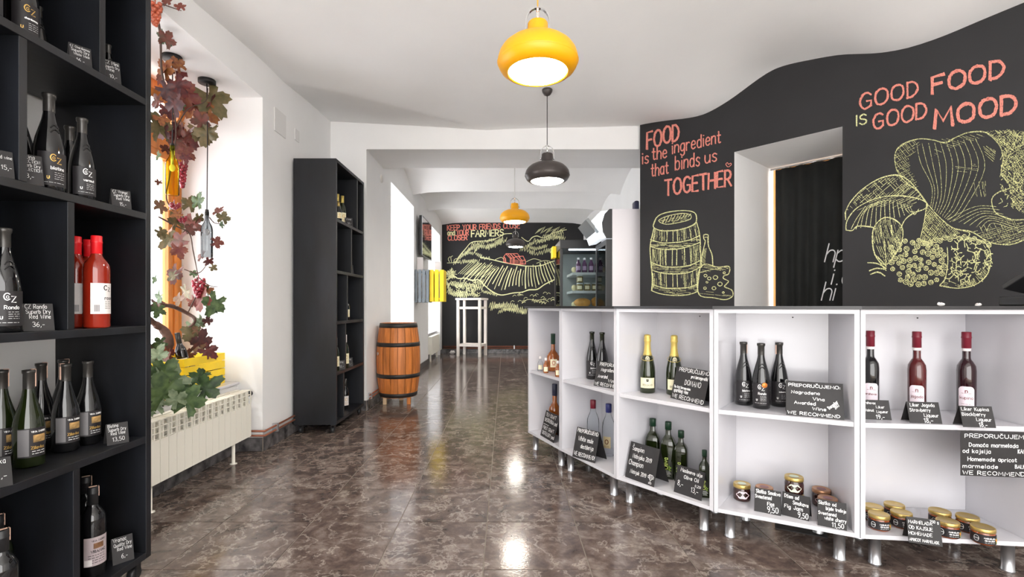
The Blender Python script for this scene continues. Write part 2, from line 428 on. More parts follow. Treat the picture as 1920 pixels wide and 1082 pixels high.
def marble():
    m = bpy.data.materials.new('brown_marble_tile')
    m.use_nodes = True
    nt = m.node_tree; N = nt.nodes.new; Lk = nt.links.new
    b = nt.nodes['Principled BSDF']
    tc = N('ShaderNodeTexCoord'); oi = N('ShaderNodeObjectInfo')
    mu = N('ShaderNodeVectorMath'); mu.operation = 'SCALE'
    cb = N('ShaderNodeCombineXYZ')
    m1 = N('ShaderNodeMath'); m1.operation = 'MULTIPLY'; m1.inputs[1].default_value = 61.0
    Lk(oi.outputs['Random'], m1.inputs[0])
    for i in range(3): Lk(m1.outputs[0], cb.inputs[i])
    ad = N('ShaderNodeVectorMath'); ad.operation = 'ADD'
    Lk(tc.outputs['Object'], ad.inputs[0]); Lk(cb.outputs[0], ad.inputs[1])
    n1 = N('ShaderNodeTexNoise'); n1.inputs['Scale'].default_value = 9.0; n1.inputs['Detail'].default_value = 9; n1.inputs['Roughness'].default_value = 0.68; n1.inputs['Distortion'].default_value = 0.25
    Lk(ad.outputs[0], n1.inputs['Vector'])
    r1 = N('ShaderNodeValToRGB')
    e = r1.color_ramp.elements
    e[0].position = 0.32; e[0].color = lin((60, 51, 48))
    e[1].position = 0.7; e[1].color = lin((134, 122, 114))
    x = e.new(0.5); x.color = lin((93, 79, 73))
    Lk(n1.outputs['Fac'], r1.inputs['Fac'])
    # pale veins: thin bands where a warped noise crosses its middle value
    n2 = N('ShaderNodeTexNoise'); n2.inputs['Scale'].default_value = 4.2; n2.inputs['Detail'].default_value = 9; n2.inputs['Roughness'].default_value = 0.66; n2.inputs['Distortion'].default_value = 0.35
    Lk(ad.outputs[0], n2.inputs['Vector'])
    s = N('ShaderNodeMath'); s.operation = 'SUBTRACT'; s.inputs[1].default_value = 0.5
    Lk(n2.outputs['Fac'], s.inputs[0])
    ab = N('ShaderNodeMath'); ab.operation = 'ABSOLUTE'; Lk(s.outputs[0], ab.inputs[0])
    r2 = N('ShaderNodeValToRGB'); r2.color_ramp.elements[0].position = 0.0; r2.color_ramp.elements[0].color = (0.62, 0.62, 0.62, 1)
    r2.color_ramp.elements[1].position = 0.022; r2.color_ramp.elements[1].color = (0, 0, 0, 1)
    Lk(ab.outputs[0], r2.inputs['Fac'])
    n3 = N('ShaderNodeTexNoise'); n3.inputs['Scale'].default_value = 5.0; n3.inputs['Detail'].default_value = 3
    Lk(ad.outputs[0], n3.inputs['Vector'])
    mm = N('ShaderNodeMath'); mm.operation = 'MULTIPLY'
    Lk(r2.outputs['Color'], mm.inputs[0]); Lk(n3.outputs['Fac'], mm.inputs[1])
    mx = N('ShaderNodeMix'); mx.data_type = 'RGBA'
    Lk(mm.outputs[0], mx.inputs['Factor']); Lk(r1.outputs['Color'], mx.inputs[6]); mx.inputs[7].default_value = lin((206, 194, 182))
    Lk(mx.outputs[2], b.inputs['Base Color'])
    b.inputs['Roughness'].default_value = 0.13
    nb = N('ShaderNodeTexNoise'); nb.inputs['Scale'].default_value = 85; nb.inputs['Detail'].default_value = 2
    Lk(ad.outputs[0], nb.inputs['Vector'])
    bp = N('ShaderNodeBump'); bp.inputs['Strength'].default_value = 0.06; bp.inputs['Distance'].default_value = 0.004
    Lk(nb.outputs['Fac'], bp.inputs['Height']); Lk(bp.outputs[0], b.inputs['Normal'])
    return m
M_tile = marble()
M_grout = mat('grout', (128, 118, 108), 0.9)

# ------------------------------------------------------------------ floor: every tile its own piece
BACKY = 11.3
floor = MB().box(-3.0, 6.0, -2.0, 14.0, -0.12, -0.0025).build('floor', M_grout)
tag(floor, 'dark brown marble tiled floor', kind='structure')
T = 0.45
tb = MB().box(-T / 2 + .0028, T / 2 - .0028, -T / 2 + .0028, T / 2 - .0028, -0.012, 0)
tile_me = tb.mesh('tile', M_tile)
C0 = Vector((1.42, 5.10)); UD = Vector((.6568, -.7541)); NO = Vector((-.7541, -.6568))   # chalkboard wall: corner, direction, room-side normal
for i in range(-5, 9):
    for j in range(-3, 22):
        cx, cy = -.092 + T * (i + .5), 2.0354 + T * (j + .5)
        if cx < -2.25 or cx > 3.4 or cy > BACKY + .2: continue
        if cy > 5.3 and (cx > 1.9 or cx < -1.75): continue
        if cy < 5.1 and (Vector((cx, cy)) - C0).dot(NO) < -.25: continue
        if cx > 1.9 and cy < 1.2: continue
        o = put('tile', tile_me, floor); o.location = (cx, cy, 0)

# ------------------------------------------------------------------ left wall of the front room with its deep window niche
def struct(o, label=None):
    return tag(o, label, kind='structure')
XW = -1.85
w = MB()
w.box(-2.65, XW, -2.0, 2.05, 0, 3.5)                 # before the niche
w.box(-2.65, XW, 3.70, 5.14, 0, 3.5)                 # after it
w.box(-2.65, XW, 2.05, 3.70, 2.70, 3.5)              # soffit
w.box(-2.65, -2.04, 2.05, 3.70, 0, 0.515)            # parapet under the sill
struct(w.build('wall_left', M_wall), 'white plastered left wall with a deep window niche')
sill = MB().box(-2.62, -2.02, 2.06, 3.69, 0.515, 0.533).build('trim_1', M_white, bevel=.003)
struct(sill, 'white window sill in the niche')

XB = -1.47
w = MB()
w.box(-2.35, XB, 5.14, 6.24, 0, 3.5)
w.box(-2.35, XB, 7.81, 9.28, 0, 3.5)
w.box(-2.35, XB, 10.98, BACKY + .1, 0, 3.5)
w.box(-2.35, XB, 6.24, 7.81, 2.71, 3.5); w.box(-2.35, XB - .12, 6.24, 7.81, 0, .53)
w.box(-2.35, XB, 9.28, 10.98, 2.71, 3.5); w.box(-2.35, XB - .12, 9.28, 10.98, 0, .53)
struct(w.build('wall_left_rear', M_wall), 'white left wall of the rear room with two window niches')

# back wall (chalkboard) and the right wall of the rear room
struct(MB().box(-1.6, 2.1, BACKY, BACKY + .2, 0, 3.5).build('wall_back', M_black), 'black chalkboard wall at the far end')
struct(MB().box(1.83, 2.03, 5.14, BACKY, 0, 3.5).build('wall_right_rear', M_wall), 'white right wall of the rear room')
# the arch between the rooms
struct(MB().box(-1.4705, 1.83, 5.1395, 5.84, 2.77, 3.5).build('trim_2', M_wall), 'white beam across the passage to the rear room')

# chalkboard wall beside the counter, with a door opening
def wl(u, d=0.0):
    p = C0 + UD * u - NO * d
    return (p.x, p.y)
UL, UR, UE, TD = .979, 1.802, 3.05, .9
cw = MB()
cw.prism([wl(0), wl(UL), wl(UL, TD), (2.7, 5.2), (1.80, 5.2)][::-1], 0, 3.5, 0)
# front faces black: rebuild with edge materials
cw = MB()
poly = [wl(UL), wl(0), (1.80, 5.16), (2.75, 5.16), wl(UL, TD)]
def ccw(p):
    a = sum(p[i][0] * p[(i + 1) % len(p)][1] - p[(i + 1) % len(p)][0] * p[i][1] for i in range(len(p)))
    return p if a > 0 else p[::-1]
def wall_piece(mb, poly, z0, z1, fronts):
    q = ccw(poly)
    fr = {}
    for i in range(len(q)):
        a, b_ = q[i], q[(i + 1) % len(q)]
        for (s, t) in fronts:
            if (a, b_) in ((s, t), (t, s)): fr[i] = 1
    mb.prism(q, z0, z1, 0, fr)
wall_piece(cw, poly, 0, 3.5, [(wl(UL), wl(0)), (wl(0), (1.80, 5.16))])
wall_piece(cw, [wl(UR), wl(UE), wl(UE, TD), wl(UR, TD)], 0, 3.5, [(wl(UR), wl(UE))])
wall_piece(cw, [wl(UL), wl(UR), wl(UR, TD), wl(UL, TD)], 2.493, 3.5, [(wl(UL), wl(UR))])
wall_right = struct(cw.build('wall_right', [M_wall, M_black]), 'black chalkboard wall behind the counter with a white door reveal')
ex, ey = wl(UE)
fw = MB()  # unseen wall added to balance the daylight; its opening holds no glass
fw.box(-2.65, -1.6, -2.2, -2.0, 0, 3.5); fw.box(3.0, ex + .2, -2.2, -2.0, 0, 3.5); fw.box(-1.6, 3.0, -2.2, -2.0, 3.0, 3.5)
struct(fw.build('wall_front', M_wall), 'unseen white wall behind the camera with a wide opening sized to admit daylight')
struct(MB().box(ex, ex + .2, -2.0, ey + .2, 0, 3.5).build('wall_right_front', M_wall), 'white wall at the right beyond the chalkboard')

# passage behind the door opening
pb = MB()
q = [wl(UL - .5, TD + 1.5), wl(UR + .6, TD + 1.5), wl(UR + .6, TD + 1.6), wl(UL - .5, TD + 1.6)]
pb.prism(ccw(q), 0, 3.2)
q = [wl(UL - .5, TD), wl(UL - .5, TD + 1.6), wl(UL - .6, TD + 1.6), wl(UL - .6, TD)]
pb.prism(ccw(q), 0, 3.2)
M_beige = mat('beige_passage_wall', (214, 170, 112), 0.8, var=0.05)
struct(pb.build('wall_passage', M_beige), 'warm beige wall of the passage behind the curtain')
q = [wl(UL - .5, TD + .02), wl(UR + .6, TD + .02), wl(UR + .6, TD + 1.6), wl(UL - .5, TD + 1.6)]
struct(MB().prism(ccw(q), 3.0, 3.1).build('ceiling_passage', M_ceil), 'ceiling of the passage')
lp = bpy.data.lights.new('passage_lamp', 'POINT'); lp.energy = 6; lp.color = (1, .62, .28); lp.shadow_soft_size = .12
lo = bpy.data.objects.new('passage_lamp', lp); COL.objects.link(lo)
pp = wl(UL + .1, TD + .9); lo.location = (pp[0], pp[1], 2.6)

# ------------------------------------------------------------------ ceilings: shallow uneven vaults
def tps(pts):
    P = np.array([p[:2] for p in pts], float); z = np.array([p[2] for p in pts], float)
    n = len(P)
    d = np.linalg.norm(P[:, None] - P[None], axis=2)
    K = np.where(d > 0, d * d * np.log(d + 1e-12), 0) + np.eye(n) * 0.002
    A = np.zeros((n + 3, n + 3)); A[:n, :n] = K; A[:n, n] = 1; A[:n, n + 1:] = P; A[n, :n] = 1; A[n + 1:, :n] = P.T
    c = np.linalg.solve(A, np.concatenate([z, np.zeros(3)]))
    def f(x, y):
        dd = np.hypot(P[:, 0] - x, P[:, 1] - y)
        k = np.where(dd > 0, dd * dd * np.log(dd + 1e-12), 0)
        return float(k @ c[:n] + c[n] + c[n + 1] * x + c[n + 2] * y)
    return f
ctrl = [(-1.85, -1.5, 2.92), (-1.85, .5, 2.90), (-1.85, 2.0, 2.89), (-1.85, 2.8, 2.90), (-1.85, 3.5, 2.95), (-1.85, 4.05, 2.98), (-1.85, 5.2, 3.0), (-1.2, 5.2, 2.99),
        (-.6, 5.2, 2.975), (-.2, 5.2, 2.97), (.5, 5.2, 2.98), (1.0, 5.2, 2.99), (1.42, 5.12, 3.0), (1.64, 4.85, 2.955), (1.876, 4.57, 2.91), (2.06, 4.36, 2.985), (2.276, 4.116, 3.11),
        (2.45, 3.92, 3.09), (2.604, 3.74, 3.045), (2.75, 3.58, 2.97), (2.857, 3.45, 2.94), (2.98, 3.3, 2.945), (3.1, 3.17, 2.97), (3.26, 3.0, 3.0), (3.6, 2.4, 3.1),
        (.4, 4.4, 3.03), (-.4, 4.2, 3.055), (-1.2, 3.4, 3.06), (-1.4, 4.05, 3.01), (-.9, 4.4, 3.005), (-.3, 2.5, 3.22), (1.2, 2.8, 3.22), (1.3, 3.8, 3.1), (0, .5, 3.25), (2, .5, 3.2), (2.2, 2.4, 3.2), (0, -1.8, 3.2), (2.5, -1.8, 3.1), (-1.2, 1.2, 3.12)]
fz = tps(ctrl)
G0, G1 = Vector((-1.9, 4.0)), Vector((-.1, 5.2))
gd = (G1 - G0).normalized(); gn = Vector((gd.y, -gd.x))
def ceil_z(x, y):
    z = fz(x, y)
    d = (Vector((x, y)) - G0).dot(gn)
    if d < 0:
        q = Vector((x, y)) - gn * d
        return fz(q.x, q.y) - .07 * d
    return z + .03 * (1 - math.exp(-d / .3)) * math.exp(-d / 1.2)
nx, ny = 120, 150
cm = MB()
vs = []; fs = []
for j in range(ny + 1):
    for i in range(nx + 1):
        x = -1.9 + 5.6 * i / nx; y = -2.0 + 7.16 * j / ny
        vs.append((x, y, ceil_z(x, y)))
for j in range(ny):
    for i in range(nx):
        a = j * (nx + 1) + i
        fs.append((a, a + nx + 1, a + nx + 2, a + 1))
cm._add(vs, fs, 0, True)
struct(cm.build('ceiling', M_ceil), 'white plaster ceiling of shallow uneven vaults')
rm = MB()
def vault(ya, za, yb, zb, crown):
    n = 14; vs = []; fs = []
    for k in range(n + 1):
        t = k / n
        y = ya + (yb - ya) * t; z = za + (zb - za) * t + crown * 4 * t * (1 - t)
        for i in range(13):
            x = -1.5 + 3.36 * i / 12
            e = max(0, (abs(x - .18) - 1.15) / .5)
            vs.append((x, y, z - .05 * e * e))
    for k in range(n):
        for i in range(12):
            a = k * 13 + i
            fs.append((a, a + 13, a + 14, a + 1))
    rm._add(vs, fs, 0, True)
vault(5.84, 2.92, 7.72, 2.93, .24)
vault(7.72, 2.93, 9.25, 2.97, .16)
vault(9.25, 2.97, BACKY + .02, 3.05, .13)
struct(rm.build('ceiling_rear', M_ceil), 'white ribbed vaults over the rear room')
# a roof slab so no daylight leaks in above the shells
struct(MB().box(-2.65, 6, -2.0, 14, 3.5, 3.6).build('trim_3', M_wall), 'roof slab over the vaults')

# ------------------------------------------------------------------ skirting tiles and the pipes above them
def skirting(name, segs, label):
    """segs: (x0, y0, x1, y1, nx, ny): wall line and room-side normal; each skirting tile its own piece"""
    root = MB()
    for (x0, y0, x1, y1, ax, ay) in segs:
        root.box(min(x0, x1, x0 + ax * .004, x1 + ax * .004), max(x0, x1, x0 + ax * .004, x1 + ax * .004), min(y0, y1, y0 + ay * .004, y1 + ay * .004), max(y0, y1, y0 + ay * .004, y1 + ay * .004), .002, .105)
    o = struct(root.build(name, M_grout), label)
    for (x0, y0, x1, y1, ax, ay) in segs:
        L = math.hypot(x1 - x0, y1 - y0); n = max(1, round(L / .45))
        for k in range(n):
            a = (k + .004) / n; b_ = (k + 1 - .004) / n
            xs = (x0 + (x1 - x0) * a, x0 + (x1 - x0) * b_); ys = (y0 + (y1 - y0) * a, y0 + (y1 - y0) * b_)
            p = [xs[0], xs[1], xs[0] + ax * .014, xs[1] + ax * .014]; q = [ys[0], ys[1], ys[0] + ay * .014, ys[1] + ay * .014]
            MB().box(min(p), max(p), min(q), max(q), .003, .104).build('skirting_tile', M_base, o)
    return o
skirting('baseboard_left', [(-2.04, 2.06, -2.04, 3.69, 1, 0), (-2.04, 3.70, -1.85, 3.70, 0, -1), (-1.85, 3.70, -1.85, 5.14, 1, 0), (-1.85, 5.14, -1.47, 5.14, 0, -1)], 'dark marble skirting along the front left wall')
skirting('baseboard_left_rear', [(-1.47, 5.14, -1.47, 6.24, 1, 0), (-1.59, 6.24, -1.59, 7.81, 1, 0), (-1.47, 7.81, -1.47, 9.28, 1, 0), (-1.59, 9.28, -1.59, 10.98, 1, 0), (-1.47, 10.98, -1.47, BACKY, 1, 0)], 'dark marble skirting along the rear left wall')
skirting('baseboard_back', [(-1.47, BACKY, 1.8, BACKY, 0, -1)], 'dark marble skirting under the far chalkboard wall')
pm = thing('heating_pipe', 'pair of copper heating pipes along the bottom of the left wall past the niche', 'pipe', (XW, 3.7, .12))
for dz in (.0, .035):
    mb = MB((XW, 3.7, .12))
    mb.tube([(-2.03, 3.67, .125 + dz), (XW + .03, 3.67, .125 + dz), (XW + .03, 4.0, .125 + dz), (XW + .03, 5.1, .125 + dz)], .008, 8)
    mb.build('pipe', M_copper, pm)
mb = MB((XW, 3.7, .12))
mb.box(XW, XW + .045, 3.85, 3.87, .11, .175); mb.box(XW, XW + .045, 4.6, 4.62, .11, .175)
mb.build('pipe_clip', M_alu, pm)
pm = thing('heating_pipe', 'pair of copper heating pipes along the far chalkboard wall', 'pipe', (0, BACKY, .12))
for dz in (.0, .04):
    MB((0, BACKY, .12)).tube([(-1.44, BACKY - .03, .13 + dz), (1.75, BACKY - .03, .13 + dz)], .011, 8).build('pipe', M_copper, pm)
mb = MB((0, BACKY, .12)); mb.box(.2, .225, BACKY - .045, BACKY, .11, .19); mb.build('pipe_clip', M_alu, pm)
pm = thing('heating_pipe', 'pair of copper heating pipes along the pier behind the barrel', 'pipe', (XB, 5.14, .12))
for dz in (.0, .035):
    MB((XB, 5.14, .12)).tube([(XB + .03, 5.16, .125 + dz), (XB + .03, 6.2, .125 + dz)], .008, 8).build('pipe', M_copper, pm)
mb = MB((XB, 5.14, .12)); mb.box(XB, XB + .04, 5.2, 5.225, .11, .175); mb.build('pipe_clip', M_alu, pm)

# ------------------------------------------------------------------ windows
def window(name, x, y0, y1, z0, z1, label, transom=None, slim=False):
    if slim:     # slender fixed frame with one upright and two panes
        o = MB().box(x - .04, x + .04, y0, y1, z1 - .04, z1).box(x - .04, x + .04, y0, y1, z0, z0 + .04).box(x - .04, x + .04, y0, y0 + .04, z0 + .04, z1 - .04).box(x - .04, x + .04, y1 - .04, y1, z0 + .04, z1 - .04)
        ym = (y0 + y1) / 2
        o.box(x - .035, x + .035, ym - .025, ym + .025, z0 + .04, z1 - .04)
        root = struct(o.build(name, M_white, bevel=.004), label)
        for a, b_ in ((y0 + .04, ym - .025), (ym + .025, y1 - .04)):
            MB().box(x, x + .006, a, b_, z0 + .04, z1 - .04).build('pane', M_glasspane, root)
        return root
    o = MB().box(x - .04, x + .04, y0, y1, z1 - .09, z1).box(x - .04, x + .04, y0, y1, z0, z0 + .07).box(x - .04, x + .04, y0, y0 + .08, z0, z1).box(x - .04, x + .04, y1 - .08, y1, z0, z1)
    ym = (y0 + y1) / 2
    o.box(x - .035, x + .035, ym - .045, ym + .045, z0 + .06, z1 - .08)
    if transom: o.box(x - .035, x + .035, y0 + .07, y1 - .07, transom - .045, transom + .045)
    root = struct(o.build(name, M_wood_orange, bevel=.004), label)
    zt = transom - .045 if transom else z1 - .09
    for a, b_ in ((y0 + .08, ym - .045), (ym + .045, y1 - .08)):
        s = MB()
        s.box(x - .02, x + .03, a, b_, z0 + .07, z0 + .12).box(x - .02, x + .03, a, b_, zt - .05, zt).box(x - .02, x + .03, a, a + .05, z0 + .12, zt - .05).box(x - .02, x + .03, b_ - .05, b_, z0 + .12, zt - .05)
        s.build('sash', M_wood_orange, root, bevel=.003)
        MB().box(x, x + .006, a + .05, b_ - .05, z0 + .12, zt - .05).build('pane', M_glasspane, root)
    return root
w1 = window('window_1', -2.5, 2.06, 3.69, .535, 2.70, 'varnished pine window in the front niche', 2.27)
# its upper sashes: one tilted open into the room
for a, b_, tilt in ((2.14, 2.83, 0), (2.92, 3.61, 24)):
    Mx = Matrix.Translation((-2.5, 0, 2.318)) @ Matrix.Rotation(R(tilt), 4, 'Y')
    s = MB()
    s.box(-.02, .03, a, b_, 0, .06, M=Mx).box(-.02, .03, a, b_, .235, .29, M=Mx).box(-.02, .03, a, a + .055, .06, .235, M=Mx).box(-.02, .03, b_ - .055, b_, .06, .235, M=Mx)
    s.build('sash', M_wood_orange, w1, bevel=.003)
    MB().box(0, .006, a + .055, b_ - .055, .06, .235, M=Mx).build('pane', M_glasspane, w1)
window('window_2', -2.1, 6.25, 7.80, .535, 2.70, 'bright window in the first rear niche', slim=True)
window('window_3', -2.1, 9.29, 10.97, .535, 2.70, 'bright window in the far rear niche', slim=True)
for k, (ya, yb) in enumerate(((6.25, 7.80), (9.29, 10.97))):
    struct(MB().box(-2.06, XB - .08, ya, yb, .53, .55).build('trim_%d' % (4 + k), M_white, bevel=.003), 'white sill in a rear window niche')
# ------------------------------------------------------------------ black shelf units on castors
def castor(parent, x, y, z1, name='castor'):
    c = MB()
    c.box(x - .016, x + .016, y - .018, y + .018, z1 - .012, z1)
    c.box(x - .019, x - .014, y - .012, y + .012, .022, z1 - .008); c.box(x + .014, x + .019, y - .012, y + .012, .022, z1 - .008)
    o = c.build(name, M_rubber, parent)
    Mx = Matrix.Rotation(R(90), 4, 'Y')
    MB().lathe([(0, -.013), (.024, -.013), (.027, -.008), (.027, .008), (.024, .013), (0, .013)], 18, (x, y, .027), M=Mx).build('wheel', M_rubber, o)

def shelf_unit(y0, y1, tops, top, dividers, backs, label):
    x1, x0 = -1.46, -1.83
    loc = Vector((-1.645, (y0 + y1) / 2, 0))
    root = thing('shelf_unit', label, 'shelf', loc)
    def P(name, *b):
        # local coordinates from world box
        MBo = MB(loc); MBo.box(*b)
        return MBo.build(name, M_shelfblack, root, bevel=.0015)
    zb = tops[0] - .026
    P('side_panel', x0, x1, y0, y0 + .028, zb, top); P('side_panel', x0, x1, y1 - .028, y1, zb, top)
    P('top_panel', x0, x1, y0 + .0285, y1 - .0285, top - .028, top); P('bottom_panel', x0, x1, y0 + .0285, y1 - .0285, zb, tops[0])
    for z in tops[1:]:
        P('shelf', x0 + .004, x1 - .001, y0 + .0285, y1 - .0285, z - .027, z)
    lv = tops + [top]
    for row, y in dividers:
        P('divider', x0 + .004, x1 - .002, y - .013, y + .013, lv[row] + .0005, lv[row + 1] - (.0285 if row == len(tops) - 1 else .0275))
    for row, a, b_ in backs:
        P('back_panel', x0 - .008, x0 - .0005, a, b_, lv[row] - .01, lv[row + 1] - .02)
    for x in (x0 + .05, x1 - .04):
        for y in (y0 + .04, y1 - .04):
            c = MB(loc)
            castor_at(c, root, x - loc.x, y - loc.y, zb)
    return root
def castor_at(_, root, x, y, zb):
    castor(root, x, y, zb)
S1 = [.105, .577, 1.027, 1.485, 1.95]
shelf_unit(1.17, 2.0, S1, 2.405, [(4, 1.762), (3, 1.471), (2, 1.634), (0, 1.655), (4, 1.40)],
           [(4, 1.19, 1.98), (2, 1.19, 1.98), (0, 1.19, 1.98), (3, 1.19, 1.48)], 'tall black wooden shelf unit full of bottles in the left foreground')
S2 = [.105, .53, .975, 1.42, 1.87]
shelf_unit(4.19, 5.02, S2, 2.385, [(4, 4.8), (3, 4.62), (2, 4.5), (1, 4.45), (0, 4.4)],
           [(r, 4.21, 5.0) for r in range(5)], 'tall black wooden shelf unit standing past the window niche')

# ------------------------------------------------------------------ curved white counter of five wedge-shaped display units
ZB, ZS, ZT = .12, .61, 1.092
PF = [Vector(p) for p in ((.179, 3.786), (.379, 3.31), (.634, 2.769), (1.002, 2.33), (1.508, 2.058), (2.175, 1.985))]
segn = []
for i in range(5):
    d = (PF[i + 1] - PF[i]).normalized(); segn.append(Vector((-d.y, d.x)) if Vector((-d.y, d.x)).dot(Vector((1, 1))) > 0 else Vector((d.y, -d.x)))
jn = [segn[0]] + [(segn[i] + segn[i + 1]).normalized() / max(.5, math.cos(segn[i].angle(segn[i + 1]) / 2)) for i in range(4)] + [segn[4]]
DEP = .33
PB = [PF[i] + jn[i] * DEP for i in range(6)]
unit_names = ['white open display unit at the far left end of the counter holding brandy and miniatures',
              'white open display unit second from the far left of the counter, with clear spirits below',
              'white open display unit of the counter holding gold-necked sparkling wine and olive oil',
              'white open display unit of the counter holding three black bottles above fig jam jars',
              'white open display unit at the right end of the counter with liqueurs above apricot jars']
def lerp2(a, b_, t): return a + (b_ - a) * t
for i in range(5):
    a, b_, ab, bb = PF[i], PF[i + 1], PB[i], PB[i + 1]
    u = (b_ - a).normalized()
    c = (a + b_ + ab + bb) / 4
    loc = Vector((c.x, c.y, 0))
    root = thing('display_unit', unit_names[i], 'display unit', loc, 0, 'white counter units')
    g = .0015; th = .02
    def Q(off, i0=0.0, i1=1.0):
        """plan quad inset by off along the front from both sides; i0, i1 fractions of the depth"""
        al, bl = a + u * off, b_ - u * off
        abl, bbl = ab + u * off, bb - u * off
        return [tuple(lerp2(al, abl, i0)), tuple(lerp2(bl, bbl, i0)), tuple(lerp2(bl, bbl, i1)), tuple(lerp2(al, abl, i1))]
    def pris(name, poly, z0, z1, bev=.0012):
        return MB(loc).prism(ccw(poly), z0, z1).build(name, M_white, root, bevel=bev)
    pris('side_panel', [tuple(a + u * g), tuple(a + u * th), tuple(ab + u * th), tuple(ab + u * g)], ZB, ZT)
    pris('side_panel', [tuple(b_ - u * g), tuple(b_ - u * th), tuple(bb - u * th), tuple(bb - u * g)], ZB, ZT)
    pris('bottom_panel', Q(th + .0005), ZB, ZB + .018); pris('top_panel', Q(th + .0005), ZT - .018, ZT)
    pris('shelf', Q(th + .0005, .02, .965), ZS - .02, ZS)
    pris('back_panel', Q(th + .0005, .97, 1.0), ZB + .0185, ZT - .0185)
    for s, (t, dpt) in enumerate(((.11, .12), (.89, .12), (.16, .85), (.84, .85))):
        p = lerp2(lerp2(a, b_, t), lerp2(ab, bb, t), dpt)
        MB(loc).lathe([(0, 0), (.024, 0), (.024, .004), (.022, .006), (.022, ZB - .006), (.026, ZB - .006), (.026, ZB), (0, ZB)], 20, (p.x, p.y, 0)).build('leg', M_alu, root)
    # tiny screw cap high in the back panel
    p = lerp2(lerp2(a, b_, .32 if i == 1 else .62), lerp2(ab, bb, .32 if i == 1 else .62), .965)
    MB(loc).lathe([(0, -.002), (.003, -.002), (.003, .002), (0, .002)], 8, (p.x, p.y, 1.05), M=Matrix.Rotation(R(90), 3, 'X')).build('screw_cap', M_ink, root)
TOPZ = 1.107
fr = [PF[i] - jn[i] * .018 for i in range(6)]
bk = [PF[i] + jn[i] * .37 for i in range(6)]
fr[0] = fr[0] - (PF[1] - PF[0]).normalized() * .03; bk[0] = bk[0] - (PF[1] - PF[0]).normalized() * .03
fr.append(fr[5] + Vector((.9, -.06))); bk.append(bk[5] + Vector((.9, .1)))
poly = [tuple(p) for p in fr] + [tuple(p) for p in bk[::-1]]
tag(MB().prism(ccw(poly), ZT + .0005, TOPZ).build('countertop', M_counter, bevel=.002), 'thin black countertop following the curved white counter', 'countertop')
# end support of the worktop beyond the frame
e0 = PF[5] + Vector((.80, .02))
tag(MB().box(e0.x, e0.x + .02, e0.y, e0.y + .33, 0, ZT).build('support_panel', M_white, bevel=.001), 'white support panel under the right end of the countertop', 'panel')

# till on the countertop at the far right
tp = Vector((2.42, 2.22, TOPZ))
t = thing('till', 'black till with a tilted screen standing on the countertop at the right edge', 'till', tp)
b = MB(); b.box(-.08, .28, -.06, .08, .001, .045); b.build('base', M_rubber, t, bevel=.006)
b = MB(); b.tube([(.05, .02, .045), (.05, .03, .11)], .018, 12); b.build('stand', M_rubber, t)
Mx = Matrix.Translation((.06, .03, .105)) @ Matrix.Rotation(R(12), 4, 'Y') @ Matrix.Rotation(R(55), 4, 'X')
sc = MB().box(-.11, .22, -.012, .012, -.07, .07, M=Mx).build('screen', M_rubber, t, bevel=.004)
MB().box(-.095, .205, .0125, .0135, -.055, .055, M=Mx).build('glass', M_dark, sc)
M_crumple = mat('white_tissue', (236, 232, 230), 0.9)
def crumple(name, p, s, label, col=M_crumple):
    m = MB(); m.ball((0, 0, s * .7), s, 9, 6, sq=(1.4, 1, .7)); rnd = random.Random(int(p[0] * 1000))
    m.v = [tuple(c * (1 + rnd.uniform(-.28, .28)) for c in v[:2]) + (max(0, v[2] * (1 + rnd.uniform(-.2, .35))),) for v in m.v]
    m.s = [False] * len(m.s)
    o = m.build(name, col); o.location = p
    return tag(o, label, 'paper')
p = at(1764, 573, 2.30); crumple('crumpled_paper', (p.x, p.y, TOPZ), .011, 'small crumpled white paper on the countertop below the mushroom drawing')
p = at(1834, 573, 2.28); crumple('crumpled_paper', (p.x, p.y, TOPZ), .009, 'smaller crumpled paper on the countertop next to the till')

